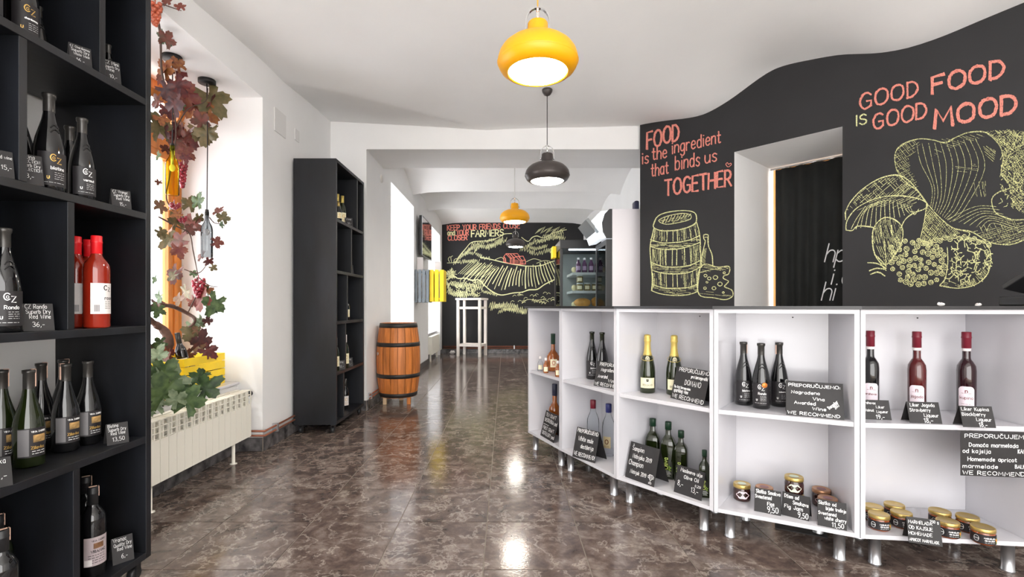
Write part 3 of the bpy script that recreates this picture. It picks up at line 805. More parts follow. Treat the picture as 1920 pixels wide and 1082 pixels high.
# ------------------------------------------------------------------ pendant lamps
def pendant(x, y, z, ceilz, M_body, M_cord, M_can, label, group):
    t = thing('pendant_lamp', label, 'lamp', (x, y, z), 0, group)
    b = MB()
    prof = [(.150, .006), (.166, .010), (.184, .024), (.195, .042), (.1995, .056), (.2, .061), (.1985, .078), (.191, .103), (.175, .127), (.150, .148), (.117, .164), (.082, .173), (.058, .177), (.0515, .183), (.050, .250), (.045, .257), (.012, .258)]
    b.lathe(prof, 56)
    # inside face of the spun shade
    b.lathe([(.147, .008), (.164, .014), (.181, .027), (.192, .044), (.1965, .058), (.1965, .064), (.172, .124), (.115, .160), (.05, .172)], 56)
    b.lathe([(.150, .006), (.147, .008)], 56)
    sh = b.build('shade', M_body, t)
    MB().lathe([(.1990, .054), (.2025, .059), (.2002, .065)], 56).build('rim_ridge', M_body, sh)
    d = MB(); d.lathe([(0, 0), (.08, .001), (.138, .006), (.1465, .012), (.1465, .02), (.13, .022), (0, .022)], 48); d.build('diffuser', M_diff, t)
    y_ = MB()
    pts = []
    for k in range(13):
        a = math.pi * k / 12
        pts.append((.060 * math.cos(a), 0, .255 + .075 * math.sin(a)))
    pts = [(.060, 0, .215)] + pts + [(-.060, 0, .215)]
    for p, q in zip(pts[:-1], pts[1:]):
        p, q = Vector(p), Vector(q)
        dr = (q - p); n = Vector((-dr.z, 0, dr.x)).normalized() * .0025
        w = Vector((0, .009, 0))
        y_._add([p - w - n, p + w - n, q + w - n, q - w - n, p - w + n, p + w + n, q + w + n, q - w + n], [(0, 1, 2, 3), (7, 6, 5, 4), (0, 3, 7, 4), (1, 5, 6, 2)], 0)
    yo = y_.build('yoke', M_chrome, t)
    for s in (-1, 1):
        MB().lathe([(0, -.006), (.011, -.006), (.011, .006), (0, .006)], 12, (s * .058, 0, .215), M=Matrix.Rotation(R(90), 3, 'Y')).build('screw', M_chrome, yo)
    MB().tube([(0, 0, .257), (0, 0, .328)], .007, 10).build('stem', M_chrome, t)
    MB().tube([(0, 0, .327), (0, 0, ceilz - z - .04)], .0035, 8).build('cord', M_cord, t)
    MB().lathe([(0, -.055), (.012, -.055), (.03, -.045), (.044, -.022), (.05, 0), (0, 0)], 24, (0, 0, ceilz - z + .005)).build('ceiling_canopy', M_can, t)
def rear_z(y):
    for ya, za, yb, zb, c in ((5.84, 2.92, 7.72, 2.93, .24), (7.72, 2.93, 9.25, 2.97, .16), (9.25, 2.97, BACKY + .02, 3.05, .13)):
        if ya <= y <= yb:
            t = (y - ya) / (yb - ya); return za + (zb - za) * t + c * 4 * t * (1 - t)
pendant(.163, 2.42, 2.265, ceil_z(.163, 2.42), M_yellowlamp, M_cordy, M_yellowlamp, 'large yellow pendant lamp nearest the camera, white glowing underside', 'pendant lamps in a row')
pendant(.379, 4.36, 2.22, ceil_z(.379, 4.36), M_blacklamp, M_cordb, M_blacklamp, 'black pendant lamp hanging second from the camera, in front of the beam', 'pendant lamps in a row')
pendant(.129, 6.5, 2.225, rear_z(6.5), M_yellowlamp, M_cordw, M_yellowlamp, 'small-looking yellow pendant lamp hanging in the rear room', 'pendant lamps in a row')
pendant(.215, 10.0, 2.32, rear_z(10.0), M_blacklamp, M_cordw, M_blacklamp, 'farthest black pendant lamp in front of the far chalkboard', 'pendant lamps in a row')

# ------------------------------------------------------------------ radiator under the front niche
y_end = 3.575; nsec = 18; sw = .0675
rt = thing('radiator', 'cream sectional radiator on short legs under the window niche', 'radiator', (-1.935, y_end - nsec * sw / 2, 0))
sec = MB()
hw = sw / 2 - .002
sec.box(.058, .064, -hw, hw, .15, .385)                              # front plate
sec.box(-.052, -.047, -hw, hw, .15, .49)
sec.box(-.05, .058, -.004, .004, .16, .485)                          # web
sec.box(.058, .064, -hw, -hw + .005, .385, .49); sec.box(.058, .064, hw - .005, hw, .385, .49)
for z in (.418, .453, .4855):
    sec.box(.0, .064, -hw + .001, hw - .001, z, z + .0045)
sec.box(-.052, -.02, -hw, hw, .482, .4895); sec.box(.02, .062, -hw + .001, hw - .001, .4865, .491)
sec.box(-.05, .055, -hw, hw, .385, .389)
sec.lathe([(.016, -sw / 2), (.016, sw / 2)], 10, (0, 0, .19), M=Matrix.Rotation(R(90), 3, 'X')); sec.lathe([(.016, -sw / 2), (.016, sw / 2)], 10, (0, 0, .44), M=Matrix.Rotation(R(90), 3, 'X'))
sme = sec.mesh('section', M_rad)
for k in range(nsec):
    o = put('section', sme, rt); o.location = (0, (k - (nsec - 1) / 2) * sw, 0)
for yy in (2.60, 3.40):
    m = MB(); m.lathe([(0, 0), (.024, 0), (.024, .004), (.011, .006), (.011, .17), (0, .17)], 14, (.03, yy - rt.location.y, 0)); m.build('leg', M_rad, rt)
vm = MB(); Mx = Matrix.Rotation(R(90), 3, 'X')
vm.lathe([(0, 0), (.012, 0), (.012, -.02), (.019, -.022), (.02, -.05), (.017, -.056), (0, -.056)], 16, (.03, nsec * sw / 2, .455), M=Matrix.Rotation(R(90), 3, 'X'))
vm.build('valve_knob', M_rubber, rt)

# radiator in the far niche
r2 = thing('radiator', 'small white radiator under the far window at the back', 'radiator', (-1.47, 10.1, 0))
sec2 = MB(); sec2.box(.02, .03, -.028, .028, .14, .5); sec2.box(-.06, .02, -.004, .004, .15, .49); sec2.box(-.06, -.055, -.028, .028, .14, .5); sec2.box(-.06, .025, -.028, .028, .495, .5)
me2 = sec2.mesh('section', M_rad)
for k in range(18):
    o = put('section', me2, r2); o.location = (0, (k - 8.5) * .06, 0)
for yy in (-.45, .45):
    MB().box(-.03, .0, yy - .012, yy + .012, 0, .16).build('leg', M_rad, r2)

# ------------------------------------------------------------------ barrel on three legs
bx, by, bz0, bz1 = -1.222, 5.56, .085, .915
bt = thing('wooden_barrel', 'upright oak barrel with dark iron hoops standing on short legs by the passage pier', 'barrel', (bx, by, 0))
def brad(z):
    t = (z - bz0) / (bz1 - bz0) * 2 - 1
    return .247 - .042 * t * t
ns = 18
for k in range(ns):
    a0 = 2 * math.pi * k / ns + .012; a1 = 2 * math.pi * (k + 1) / ns - .012
    prof = [(brad(bz0 + (bz1 - bz0) * i / 10), bz0 + (bz1 - bz0) * i / 10) for i in range(11)]
    inner = [(r - .022, z) for r, z in prof[::-1]]
    m = MB(); m.lathe(prof + inner + [prof[0]], 2, a0=a0, a1=a1, smooth=False); m.build('stave', M_barrel, bt)
MB().lathe([(0, bz1 - .03), (brad(bz1) - .021, bz1 - .03), (brad(bz1) - .021, bz1 - .012), (0, bz1 - .012)], 40).build('head', M_barrelend, bt)
MB().lathe([(0, bz0 + .012), (brad(bz0) - .021, bz0 + .012), (brad(bz0) - .021, bz0 + .03), (0, bz0 + .03)], 40).build('head', M_barrelend, bt)
MB().lathe([(brad(z) - .023, z) for z in (bz0 + .02, .3, .5, .7, bz1 - .03)], 36).build('lining', M_barrel, bt)
for za, zb in ((.865, .915), (.655, .70), (.305, .35), (.09, .135)):
    pr = [(brad(z) + .0035, z) for z in (za, (za + zb) / 2, zb)]
    MB().lathe([(brad(za) - .001, za)] + pr + [(brad(zb) - .001, zb)], 44).build('hoop', M_iron, bt)
th = facing(bx, by)
for a in (-.55, .55 + math.pi, 1.6):
    pass
for dx, dy in ((-.13, -.1), (.135, -.08), (0, .15)):
    MB().box(dx - .02, dx + .02, dy - .02, dy + .02, 0, bz0 + .014).build('leg', M_barrelend if dx < .1 else M_barrel, bt, bevel=.003)
bg_ = MB(); an = -math.pi / 2 - .95
bg_.lathe([(0, -.004), (.02, -.004), (.018, .004), (0, .004)], 14, (brad(.56) * math.cos(an), brad(.56) * math.sin(an), .575), M=(Matrix.Rotation(an, 3, 'Z') @ Matrix.Rotation(R(90), 3, 'Y')))
bg_.build('bung', M_alu, bt)

# ------------------------------------------------------------------ tall white bar table at the back
cx, cy = at(885, 600, 10.80).x, 10.80
tt = thing('bar_table', 'tall slim white wooden bar table in front of the far chalkboard', 'table', (cx, cy, 0), R(-16))
hs = .25; tz = 1.285; lw = .03
for sx in (-1, 1):
    for sy in (-1, 1):
        MB().box(sx * hs - lw, sx * hs + lw, sy * hs * .8 - lw, sy * hs * .8 + lw, 0, tz - .045).build('leg', M_whitewood, tt, bevel=.004)
MB().box(-hs - .05, hs + .05, -hs * .8 - .05, hs * .8 + .05, tz - .044, tz).build('tabletop', M_whitewood, tt, bevel=.004)
for z0, z1 in ((1.04, 1.095), (.22, .27)):
    for s in (-1, 1):
        MB().box(-hs + lw + .001, hs - lw - .001, s * hs * .8 - .02, s * hs * .8 + .02, z0, z1).build('rail', M_whitewood, tt, bevel=.003)
        MB().box(s * hs - .02, s * hs + .02, -hs * .8 + lw + .001, hs * .8 - lw - .001, z0, z1).build('rail', M_whitewood, tt, bevel=.003)
MB().box(-hs + .021, hs - .021, -hs * .8 + .021, hs * .8 - .021, .235, .255).build('foot_shelf', M_whitewood, tt)
p = on(1512, 1000, 0)
tag(MB().box(-.11, .11, -.06, .06, 0, .004, M=Matrix.Rotation(R(-28), 4, 'Z')).build('black_board', M_sign), 'small black board lying on the floor under the counter', 'board').location = (p.x, p.y + .05, .0005)
p = on(848, 664, 0); crumple('crumpled_paper', (p.x, p.y, 0), .05, 'crumpled white paper on the floor beside the bar table')
# ------------------------------------------------------------------ bottles, jars: one prototype per kind, then copies that share its meshes
def wrap(mb, txt, r, zc, cap, stroke, ang=0.0, maxw=None, mi=0, gap=2.0, thick=1):
    """lettering wrapped round a cylinder of radius r; local -Y is the front"""
    polys, w = text_polys(txt, gap=gap, sub=2)
    s = cap
    if maxw and w * s > maxw: s = maxw / w
    def fn(u, v):
        a = -math.pi / 2 + ang + u / r
        return Vector((r * math.cos(a), r * math.sin(a), zc + v))
    for p in polys:
        mb.ribbon([((a - w / 2) * s, (b - .5) * s) for a, b in p], stroke, fn, mi)

def patch(r, z0, z1, half, mats, ang=0.0, n=12, arch=0.0):
    """a curved label over +-half radians of a bottle of radius r"""
    m = MB(); vs = []
    for k in range(n + 1):
        t = k / n * 2 - 1
        a = -math.pi / 2 + ang + half * t
        zt = z1 - arch * (1 - math.cos(min(1, abs(t)) ** 3 * math.pi / 2))
        vs += [Vector((r * math.cos(a), r * math.sin(a), z0)), Vector((r * math.cos(a), r * math.sin(a), zt))]
    m._add(vs, [(2 * k, 2 * k + 2, 2 * k + 3, 2 * k + 1) for k in range(n)], 0, True)
    return m

def rows(mb, r, z0, n, dz, half, stroke, mi=0, ang=0.0):
    """lines of small print too small to read"""
    for k in range(n):
        z = z0 - k * dz; x = -half
        while x < half:
            l = random.uniform(.004, .012)
            a0 = -math.pi / 2 + ang + x / r; a1 = -math.pi / 2 + ang + min(x + l, half) / r
            mb._add([Vector((r * math.cos(a), r * math.sin(a), z + s * stroke)) for a in (a0, a1) for s in (-.5, .5)], [(0, 2, 3, 1)], mi)
            x += l + .0025

KINDS = {}
def kind(key):
    """list of (part name, mesh, [(sub-part name, mesh)])"""
    if key in KINDS: return KINDS[key]
    k, txt = key
    P = []
    if k == 'cz':
        g, r = M_dark, .0405
        body = MB().lathe([(0, .004), (.02, .002), (.036, 0), (.040, .006), (.0405, .11), (.039, .14), (.033, .175), (.0255, .205), (.0185, .232), (.0155, .25), (.0145, .262)], 28)
        P.append(('body', body.mesh('body', g), []))
        nk = MB().lathe([(.0150, .258), (.0150, .30), (.0178, .304), (.0185, .312), (.0175, .316), (.012, .316), (.012, .305), (0, .305)], 24)
        P.append(('neck_foil', nk.mesh('neck_foil', M_silver if txt != 'green' else M_olive), []))
        ring = MB()
        for zz, rr in ((.205, .0262), (.19, .0300)):
            for k2 in range(10):
                a = -math.pi / 2 + .25 + (k2 / 10) * .9 - .45
                ring.ball((rr * math.cos(a), rr * math.sin(a), zz + .012 * math.sin(k2 / 10 * math.pi)), .0022, 6, 4)
        P.append(('relief', ring.mesh('relief', g), []))
        lb = patch(r + .0006, .02, .125, 1.05, None)
        lt = MB(); rr = r + .0012
        em = 1 if txt in ('chardonnay', 'magnum', 'mini') else 0
        wrap(lt, 'C', rr, .108, .021, .0028, -.12, mi=em); wrap(lt, 'Z', rr, .100, .018, .0026, .26, mi=em)
        wrap(lt, 'o', rr, .109, .012, .0016, -.08, mi=em)
        word = {'magnum': 'blatina', 'mini': 'vino', 'green': 'blatina'}.get(txt, txt)
        wrap(lt, word, rr, .076, .014, .0017, .18, maxw=.036)
        rows(lt, rr, .062, 4, .0065, .014, .0010, ang=.3)
        rows(lt, rr, .03, 1, .006, .026, .0010)
        wrap(lt, 'U', rr, .045, .008, .0022, -.4, mi=em)
        P.append(('label', lb.mesh('label', M_black_label), [('lettering', lt.mesh('lettering', [M_chalkw, M_gold]))]))
        if txt in ('blatina', 'green', 'zadro'):
            pass
    elif k == 'burg':
        g = M_olive if txt.startswith('o') else M_dark
        r = .0415
        body = MB().lathe([(0, .006), (.034, 0), (.0405, .006), (.0415, .11), (.040, .14), (.034, .172), (.026, .20), (.0185, .23), (.0155, .25), (.0145, .262)], 28)
        P.append(('body', body.mesh('body', g), []))
        nk = MB().lathe([(.0152, .256), (.0150, .305), (.0172, .309), (.0175, .318), (.012, .319), (0, .312)], 24)
        P.append(('neck_foil', nk.mesh('neck_foil', M_silver), []))
        tx = MB(); s = 1 if txt.endswith('l') else -1
        tx.box(s * .0155 - .001, s * .0155 + .001, -.007, .007, .262, .319); tx.box(-.006 + s * .010, .006 + s * .010, -.007, .007, .3192, .3202)
        if not txt.endswith('n'): P.append(('tax_strip', tx.mesh('tax_strip', M_tax), []))
        lb = patch(r + .0006, .035, .13, .95, None)
        sub = []
        a = patch(r + .0011, .04, .127, .34, None, ang=-.58); sub.append(('label_stripe', a.mesh('label_stripe', M_grey_label)))
        pic = patch(r + .0011, .083, .107, .42, None, ang=.42); sub.append(('picture', pic.mesh('picture', mat('gold_picture', (186, 150, 96), .4, .3, var=.5, scale=60))))
        lt = MB(); wrap(lt, 'VINA ZADRO', r + .0013, .118, .008, .0014, .36, maxw=.04); wrap(lt, 'Zilavka', r + .0013, .066, .012, .0020, .3, maxw=.036, mi=1); rows(lt, r + .0013, .054, 2, .008, .018, .002, ang=.35)
        sub.append(('lettering', lt.mesh('lettering', [M_chalkw, M_gold])))
        P.append(('label', lb.mesh('label', M_black_label), sub))
    elif k == 'bord':
        r = .039
        g = {'rose': M_rose, 'vranac': M_dark, 'green': M_olive}[txt]
        body = MB().lathe([(0, .008), (.03, .004), (.036, 0), (.039, .006), (.039, .205), (.0365, .225), (.028, .240), (.019, .252), (.0152, .266), (.0150, .27), (.0145, .315)], 28)
        P.append(('body', body.mesh('body', g), []))
        cap = MB().lathe([(.0156, .262), (.0165, .263), (.0165, .30), (.0175, .302), (.0175, .306), (.0165, .308), (.0165, .325), (.015, .327), (0, .327)], 24)
        P.append(('capsule', cap.mesh('capsule', M_redcap if txt == 'rose' else M_rubber), []))
        if txt == 'rose':
            lb = patch(r + .0006, .05, .158, .95, None, ang=.42)
            lt = MB(); wrap(lt, 'C', r + .0012, .142, .016, .0032, .55); wrap(lt, 'Z', r + .0012, .136, .014, .003, .9); wrap(lt, 'rose', r + .0012, .106, .012, .002, .85)
            rows(lt, r + .0012, .093, 5, .006, .012, .0014, ang=.8)
            for q in range(7):
                a = -math.pi / 2 - .25 + q * .055
                lt._add([Vector(((r + .0012) * math.cos(a + d), (r + .0012) * math.sin(a + d), z)) for d in (0, .03) for z in (.058, .082)], [(0, 2, 3, 1)], 1)
            P.append(('label', lb.mesh('label', M_paper), [('lettering', lt.mesh('lettering', [M_ink, mat('barcode_grey', (96, 96, 104), .6)]))]))
        else:
            lb = patch(r + .0006, .045, .15, 1.05, None, ang=.2)
            pic = patch(r + .0012, .108, .128, .4, None, ang=.3)
            lt = MB(); wrap(lt, 'VINA ZADRO', r + .0012, .137, .007, .0013, .3, maxw=.042); wrap(lt, 'VRANAC', r + .0012, .098, .012, .0022, .3, maxw=.046); rows(lt, r + .0012, .084, 4, .009, .026, .0022, ang=.15)
            bc = patch(r + .0012, .048, .07, .3, None, ang=-.5)
            P.append(('label', lb.mesh('label', mat('mauve_grey_label', (176, 162, 164), .6)), [('picture', pic.mesh('picture', mat('brown_picture', (120, 84, 56), .5, var=.4, scale=60))), ('lettering', lt.mesh('lettering', M_ink)), ('barcode', bc.mesh('barcode', M_paper))]))
            tx = MB(); tx.box(-.012, .012, -.004, .004, .3272, .3285); tx.box(.0165, .018, -.006, .006, .29, .327)
            P.append(('tax_strip', tx.mesh('tax_strip', M_tax), []))
    elif k == 'champ':
        r = .0435
        body = MB().lathe([(0, .01), (.03, .004), (.040, 0), (.0435, .006), (.0435, .115), (.041, .15), (.034, .185), (.026, .212), (.02, .235)], 28)
        P.append(('body', body.mesh('body', M_green), []))
        f = MB().lathe([(.0262, .211), (.0205, .235), (.0178, .26), (.0172, .29), (.0198, .294), (.0200, .302), (.0175, .306), (.0185, .312), (.0185, .324), (.0165, .331), (.008, .334), (0, .334)], 24)
        P.append(('foil_capsule', f.mesh('foil_capsule', M_goldfoil), []))
        md = MB(); md.lathe([(0, -.0015), (.014, -.0015), (.014, .0015), (0, .0015)], 20, (0, -.0335, .196), M=Matrix.Rotation(R(-68), 3, 'X') @ Matrix.Diagonal((.85, 1.2, 1)))
        lt = MB(); lt.lathe([(.006, .0018), (.0085, .0018)], 16, (0, -.0335, .196), M=Matrix.Rotation(R(-68 + 180), 3, 'X') @ Matrix.Diagonal((.85, 1.2, 1)))
        P.append(('medallion', md.mesh('medallion', M_cream), [('emblem', lt.mesh('emblem', M_ink))]))
        cd_ = MB(); cd_.tube([(.036 * math.cos(a), .036 * math.sin(a), .198 + .014 * math.sin(a)) for a in [2 * math.pi * q / 24 for q in range(25)]], .0012, 6, cap=False)
        P.append(('cord', cd_.mesh('cord', M_goldfoil), []))
        lb = patch(r + .0006, .03, .088, 1.0, None)
        lt = MB(); wrap(lt, 'DOMANO', r + .0012, .048, .0095, .0017, 0, maxw=.056, gap=3); rows(lt, r + .0012, .037, 1, .006, .018, .0012)
        em = MB(); wrap(em, 'U', r + .0014, .074, .011, .006, 0)
        P.append(('label', lb.mesh('label', M_cream), [('lettering', lt.mesh('lettering', M_ink)), ('crest', em.mesh('crest', M_ink))]))
    elif k == 'liq':
        r = .0315
        g = {'jagoda': M_redl, 'kupina': M_darkl, 'orahovac': M_dark}[txt]
        body = MB().lathe([(0, .006), (.025, 0), (.031, .005), (.0315, .185), (.0295, .205), (.021, .222), (.0145, .232), (.0135, .24), (.0132, .30)], 26)
        P.append(('body', body.mesh('body', g), []))
        cap = MB().lathe([(.0137, .277), (.0155, .278), (.0155, .318), (.0168, .32), (.0168, .324), (.0158, .326), (.0158, .343), (.014, .345), (0, .345)], 24)
        P.append(('capsule', cap.mesh('capsule', M_wine), []))
        bd = MB().lathe([(.0143, .266), (.0145, .2665), (.0145, .2765), (.0143, .277)], 24)
        P.append(('neck_band', bd.mesh('neck_band', M_paper), []))
        lb = patch(r + .0006, .03, .122, .82, None, arch=.012)
        lt = MB(); wrap(lt, txt, r + .0012, .076, .0125, .0016, 0, maxw=.042); wrap(lt, 'n', r + .0012, .104, .014, .003, 0); rows(lt, r + .0012, .094, 1, .006, .016, .0014); rows(lt, r + .0012, .05, 2, .008, .016, .0012)
        P.append(('label', lb.mesh('label', M_pale), [('lettering', lt.mesh('lettering', mat('brown_print', (120, 70, 70), .6)))]))
    elif k == 'oil':
        h = {'l': .314, 'm': .315, 's': .278, 'xs': .235}[txt]; hw_ = {'l': .04, 'm': .038, 's': .035, 'xs': .026}[txt]
        def sq(hw2, z):
            c = hw2 * .32; pts = []
            for q in range(4):
                for t in (0, .5, 1):
                    a = math.pi / 2 * (q + t)
                    o = [(1, 1), (-1, 1), (-1, -1), (1, -1)][q]
                    pts.append(Vector((o[0] * (hw2 - c) + c * math.cos(a), o[1] * (hw2 - c) + c * math.sin(a), z)))
            return pts
        m = MB()
        lv = [(hw_ * .9, 0), (hw_, .005), (hw_, h * .60), (hw_ * .93, h * .655), (hw_ * .7, h * .715), (hw_ * .42, h * .765), (hw_ * .36, h * .80), (hw_ * .35, h * .92)]
        vs = []
        for a, z in lv: vs += sq(a, z)
        fs = [(i * 12 + k2, i * 12 + (k2 + 1) % 12, (i + 1) * 12 + (k2 + 1) % 12, (i + 1) * 12 + k2) for i in range(len(lv) - 1) for k2 in range(12)]
        m._add(vs, fs + [tuple(range(12))[::-1]], 0, True)
        P.append(('body', m.mesh('body', M_olive), []))
        c = MB().lathe([(hw_ * .38, h * .86), (hw_ * .47, h * .862), (hw_ * .47, h * .985), (hw_ * .44, h), (0, h)], 22); P.append(('cap', c.mesh('cap', M_greencap), []))
        lt = MB(); polys, wd = text_polys('Oliva', sub=3); s = hw_ * .62
        fy = -hw_ - .0008
        for p in polys:
            lt.ribbon([(-b * s + hw_ * .05, h * .18 + a * s) for a, b in p], .0034, lambda u, v: Vector((u, fy, v)), 0)
        for p in text_polys('Ar', sub=2)[0]:
            lt.ribbon([(hw_ * .5 - b * s * .75, h * .16 + a * s * .9) for a, b in p], .003, lambda u, v: Vector((u, fy, v)), 1)
        for q in range(5):
            lt.ribbon([(-hw_ * .5 + q * .001, h * (.15 - q * .022)), (hw_ * (.3 + .1 * (q % 3)), h * (.15 - q * .022))], .0016, lambda u, v: Vector((u, fy, v)), 2)
        P.append(('lettering', lt.mesh('lettering', [mat('pale_green_print', (190, 206, 110), .6), M_greenink, M_chalkw]), []))
    elif k == 'clear':
        r = .033
        pr = [(0, .004), (.028, 0), (.033, .006), (.033, .15), (.031, .172), (.022, .195), (.0155, .212), (.0142, .225), (.0142, .262)]
        body = MB().lathe(pr, 28)
        P.append(('body', body.mesh('body', M_clear), []))
        c = MB().lathe([(.0148, .228), (.0158, .229), (.0158, .272), (.0145, .274), (0, .274)], 22); P.append(('capsule', c.mesh('capsule', M_wine if txt == 'red' else M_bluecap), []))
        lb = patch(r + .0006, .045, .105, .62, None); lt = MB(); wrap(lt, 'O', r + .0013, .078, .022, .005, 0); rows(lt, r + .0013, .055, 2, .007, .014, .002)
        P.append(('label', lb.mesh('label', mat('tan_label', (196, 180, 140), .6)), [('emblem', lt.mesh('emblem', mat('brown_ink', (110, 70, 40), .6)))]))
    elif k == 'brandy':
        r = .047
        body = MB().lathe([(0, .006), (.04, 0), (.046, .008), (.047, .07), (.043, .105), (.032, .125), (.019, .138), (.0145, .15), (.0138, .205)], 28)
        P.append(('body', body.mesh('body', M_brandy), []))
        c = MB().lathe([(.0145, .186), (.0158, .187), (.0155, .248), (.0165, .25), (.0165, .258), (.014, .26), (0, .26)], 22); P.append(('capsule', c.mesh('capsule', M_greencap), []))
        lb = patch(r + .0006, .03, .085, .5, None); lt = MB(); wrap(lt, 'O', r + .0013, .06, .026, .004, 0); rows(lt, r + .0013, .042, 1, .007, .014, .002)
        P.append(('label', lb.mesh('label', M_cream), [('emblem', lt.mesh('emblem', mat('red_ink', (170, 60, 50), .6)))]))
    elif k == 'mini':
        r = .019
        g = M_clear if txt == 'clear' else M_brandy
        body = MB().lathe([(0, .003), (.017, 0), (.019, .004), (.019, .05), (.015, .066), (.008, .078), (.0072, .098)], 20)
        P.append(('body', body.mesh('body', g), []))
        c = MB().lathe([(.0085, .088), (.0092, .089), (.0092, .106), (0, .107)], 16); P.append(('capsule', c.mesh('capsule', M_paper), []))
        lb = patch(r + .0006, .012, .044, .8, None); P.append(('label', lb.mesh('label', M_cream), []))
    elif k == 'whisky':
        r = .036
        body = MB().lathe([(0, .006), (.03, 0), (.0355, .006), (.036, .135), (.032, .155), (.02, .172), (.0135, .185), (.013, .25)], 26)
        P.append(('body', body.mesh('body', M_brandy if txt != 'pale' else M_clear), []))
        c = MB().lathe([(.0142, .222), (.0155, .223), (.0155, .288), (.014, .29), (0, .29)], 22); P.append(('capsule', c.mesh('capsule', M_navycap), []))
        lb = patch(r + .0006, .018, .112, 1.3, None); lt = MB(); wrap(lt, 'BLACK', r + .0013, .088, .017, .003, 0, maxw=.05); rows(lt, r + .0013, .07, 5, .009, .018, .0022)
        P.append(('label', lb.mesh('label', M_black_label if txt != 'pale' else M_paper), [('lettering', lt.mesh('lettering', M_chalkw if txt != 'pale' else M_ink))]))
    elif k == 'far':       # small bottles of the second shelf unit
        r = .036
        g, cp, lbm = {'gold': (M_green, M_goldfoil, M_cream), 'pale': (M_olive, M_paper, M_cream), 'squat': (M_dark, M_goldlid, M_cream), 'dark': (M_dark, M_silver, M_paper)}[txt]
        k2 = 1 if txt != 'squat' else .62
        body = MB().lathe([(0, .006), (.032, 0), (.036, .006), (.036, .17 * k2), (.030, .20 * k2), (.018, .225 * k2), (.0142, .245 * k2), (.014, .29 * k2)], 22)
        P.append(('body', body.mesh('body', g), []))
        c = MB().lathe([(.0145, .235 * k2), (.0162, .236 * k2), (.0162, .308 * k2), (0, .31 * k2)], 18); P.append(('capsule', c.mesh('capsule', cp), []))
        lb = patch(r + .0006, .04 * k2, .135 * k2, .85, None, ang=.2); lt = MB(); wrap(lt, 'O', r + .0013, .1 * k2, .03 * k2, .004, .2); rows(lt, r + .0013, .07 * k2, 3, .01 * k2, .016, .003, ang=.2)
        P.append(('label', lb.mesh('label', lbm), [('emblem', lt.mesh('emblem', M_gold))]))
    elif k == 'jar':
        lid = M_copperlid if txt in ('copper', 'cherry') else M_goldlid
        apr = txt.startswith('apr')
        r, h = (.046, .062) if apr else (.040, .068)
        body = MB().lathe([(0, .003), (r * .85, 0), (r * .98, .005), (r, .014), (r, h * .72), (r * .94, h * .88), (r * .88, h * .95), (r * .88, h)], 30)
        P.append(('glass', body.mesh('glass', M_apricot if apr else M_figjam), []))
        c = MB().lathe([(r * .9, h * .93), (r * .99, h * .93), (r * 1.0, h + .001), (r * .99, h + .011), (r * .95, h + .014), (r * .86, h + .0125), (0, h + .0125)], 34)
        sub = []
        if not apr:
            s = MB(); s.lathe([(0, h + .0132), (r * .5, h + .0132)], 20); sub.append(('lid_sticker', s.mesh('lid_sticker', M_mint if lid is M_goldlid else mat('mauve_sticker', (150, 112, 116), .6))))
        P.append(('lid', c.mesh('lid', lid), sub))
        if apr:
            lb = patch(r + .0006, .008, .05, 1.45, None, ang=.1); lt = MB()
            wrap(lt, 'MARMELADA', r + .0013, .036, .009, .0016, .45, maxw=.045); wrap(lt, 'OD KAJSIJE', r + .0013, .025, .008, .0016, .45, maxw=.04)
            wrap(lt, 'O', r + .0013, .029, .026, .0016, -.62); wrap(lt, 'KANTAR', r + .0013, .029, .006, .0012, -.62, maxw=.018); rows(lt, r + .0013, .015, 1, .005, .02, .0013, ang=.45)
            ft = MB()
            for q, (a, z, s, mi) in enumerate(((1.08, .03, .007, 0), (1.2, .022, .007, 0), (1.12, .016, .005, 1), (1.22, .034, .005, 1), (1.3, .028, .005, 0))):
                a2 = a - math.pi / 2
                ft._add([Vector(((r + .0015) * math.cos(a2 + d / r), (r + .0015) * math.sin(a2 + d / r), z + e)) for d, e in ((-s, 0), (0, -s), (s, 0), (0, s))], [(0, 1, 2, 3)], mi)
            P.append(('label', lb.mesh('label', M_black_label), [('lettering', lt.mesh('lettering', M_chalkw)), ('fruit_picture', ft.mesh('fruit_picture', [mat('orange_print', (224, 150, 60), .6), M_greenink]))]))
        else:
            # scalloped label
            lm = {'pink': M_pale, 'copper': mat('pink_label', (226, 206, 200), .6), 'mint': M_mint, 'cherry': mat('rosy_label', (206, 180, 176), .6)}[txt]
            m = MB(); vs = [Vector((0, -(r + .0008), .036))]; N_ = 40
            for q in range(N_):
                a = 2 * math.pi * q / N_; k2 = 1 + .09 * math.cos(6 * a)
                u, v = .029 * k2 * math.cos(a), .0185 * k2 * math.sin(a)
                b_ = -math.pi / 2 + u / r; vs.append(Vector(((r + .0008) * math.cos(b_), (r + .0008) * math.sin(b_), .034 + v)))
            m._add(vs, [(0, 1 + q, 1 + (q + 1) % N_) for q in range(N_)], 0)
            lt = MB(); wrap(lt, 'DZEM', r + .0016, .037, .008, .0013, 0, maxw=.028); rows(lt, r + .0016, .028, 1, .005, .012, .001)
            P.append(('label', m.mesh('label', lm), [('lettering', lt.mesh('lettering', mat('soft_grey_print', (120, 120, 110), .6)))]))
    KINDS[key] = P
    return P

def item(k, txt, name, label, cat, x, y, z, turn=0.0, group=None, scale=1.0):
    """a bottle or jar whose label faces the eye, then turned a little"""
    root = thing(name, label, cat, (x, y, z), facing(x, y) + turn, group, scale)
    for pn, me, subs in kind((k, txt)):
        o = put(pn, me, root)
        for sn, sm in subs: put(sn, sm, o)
    return root

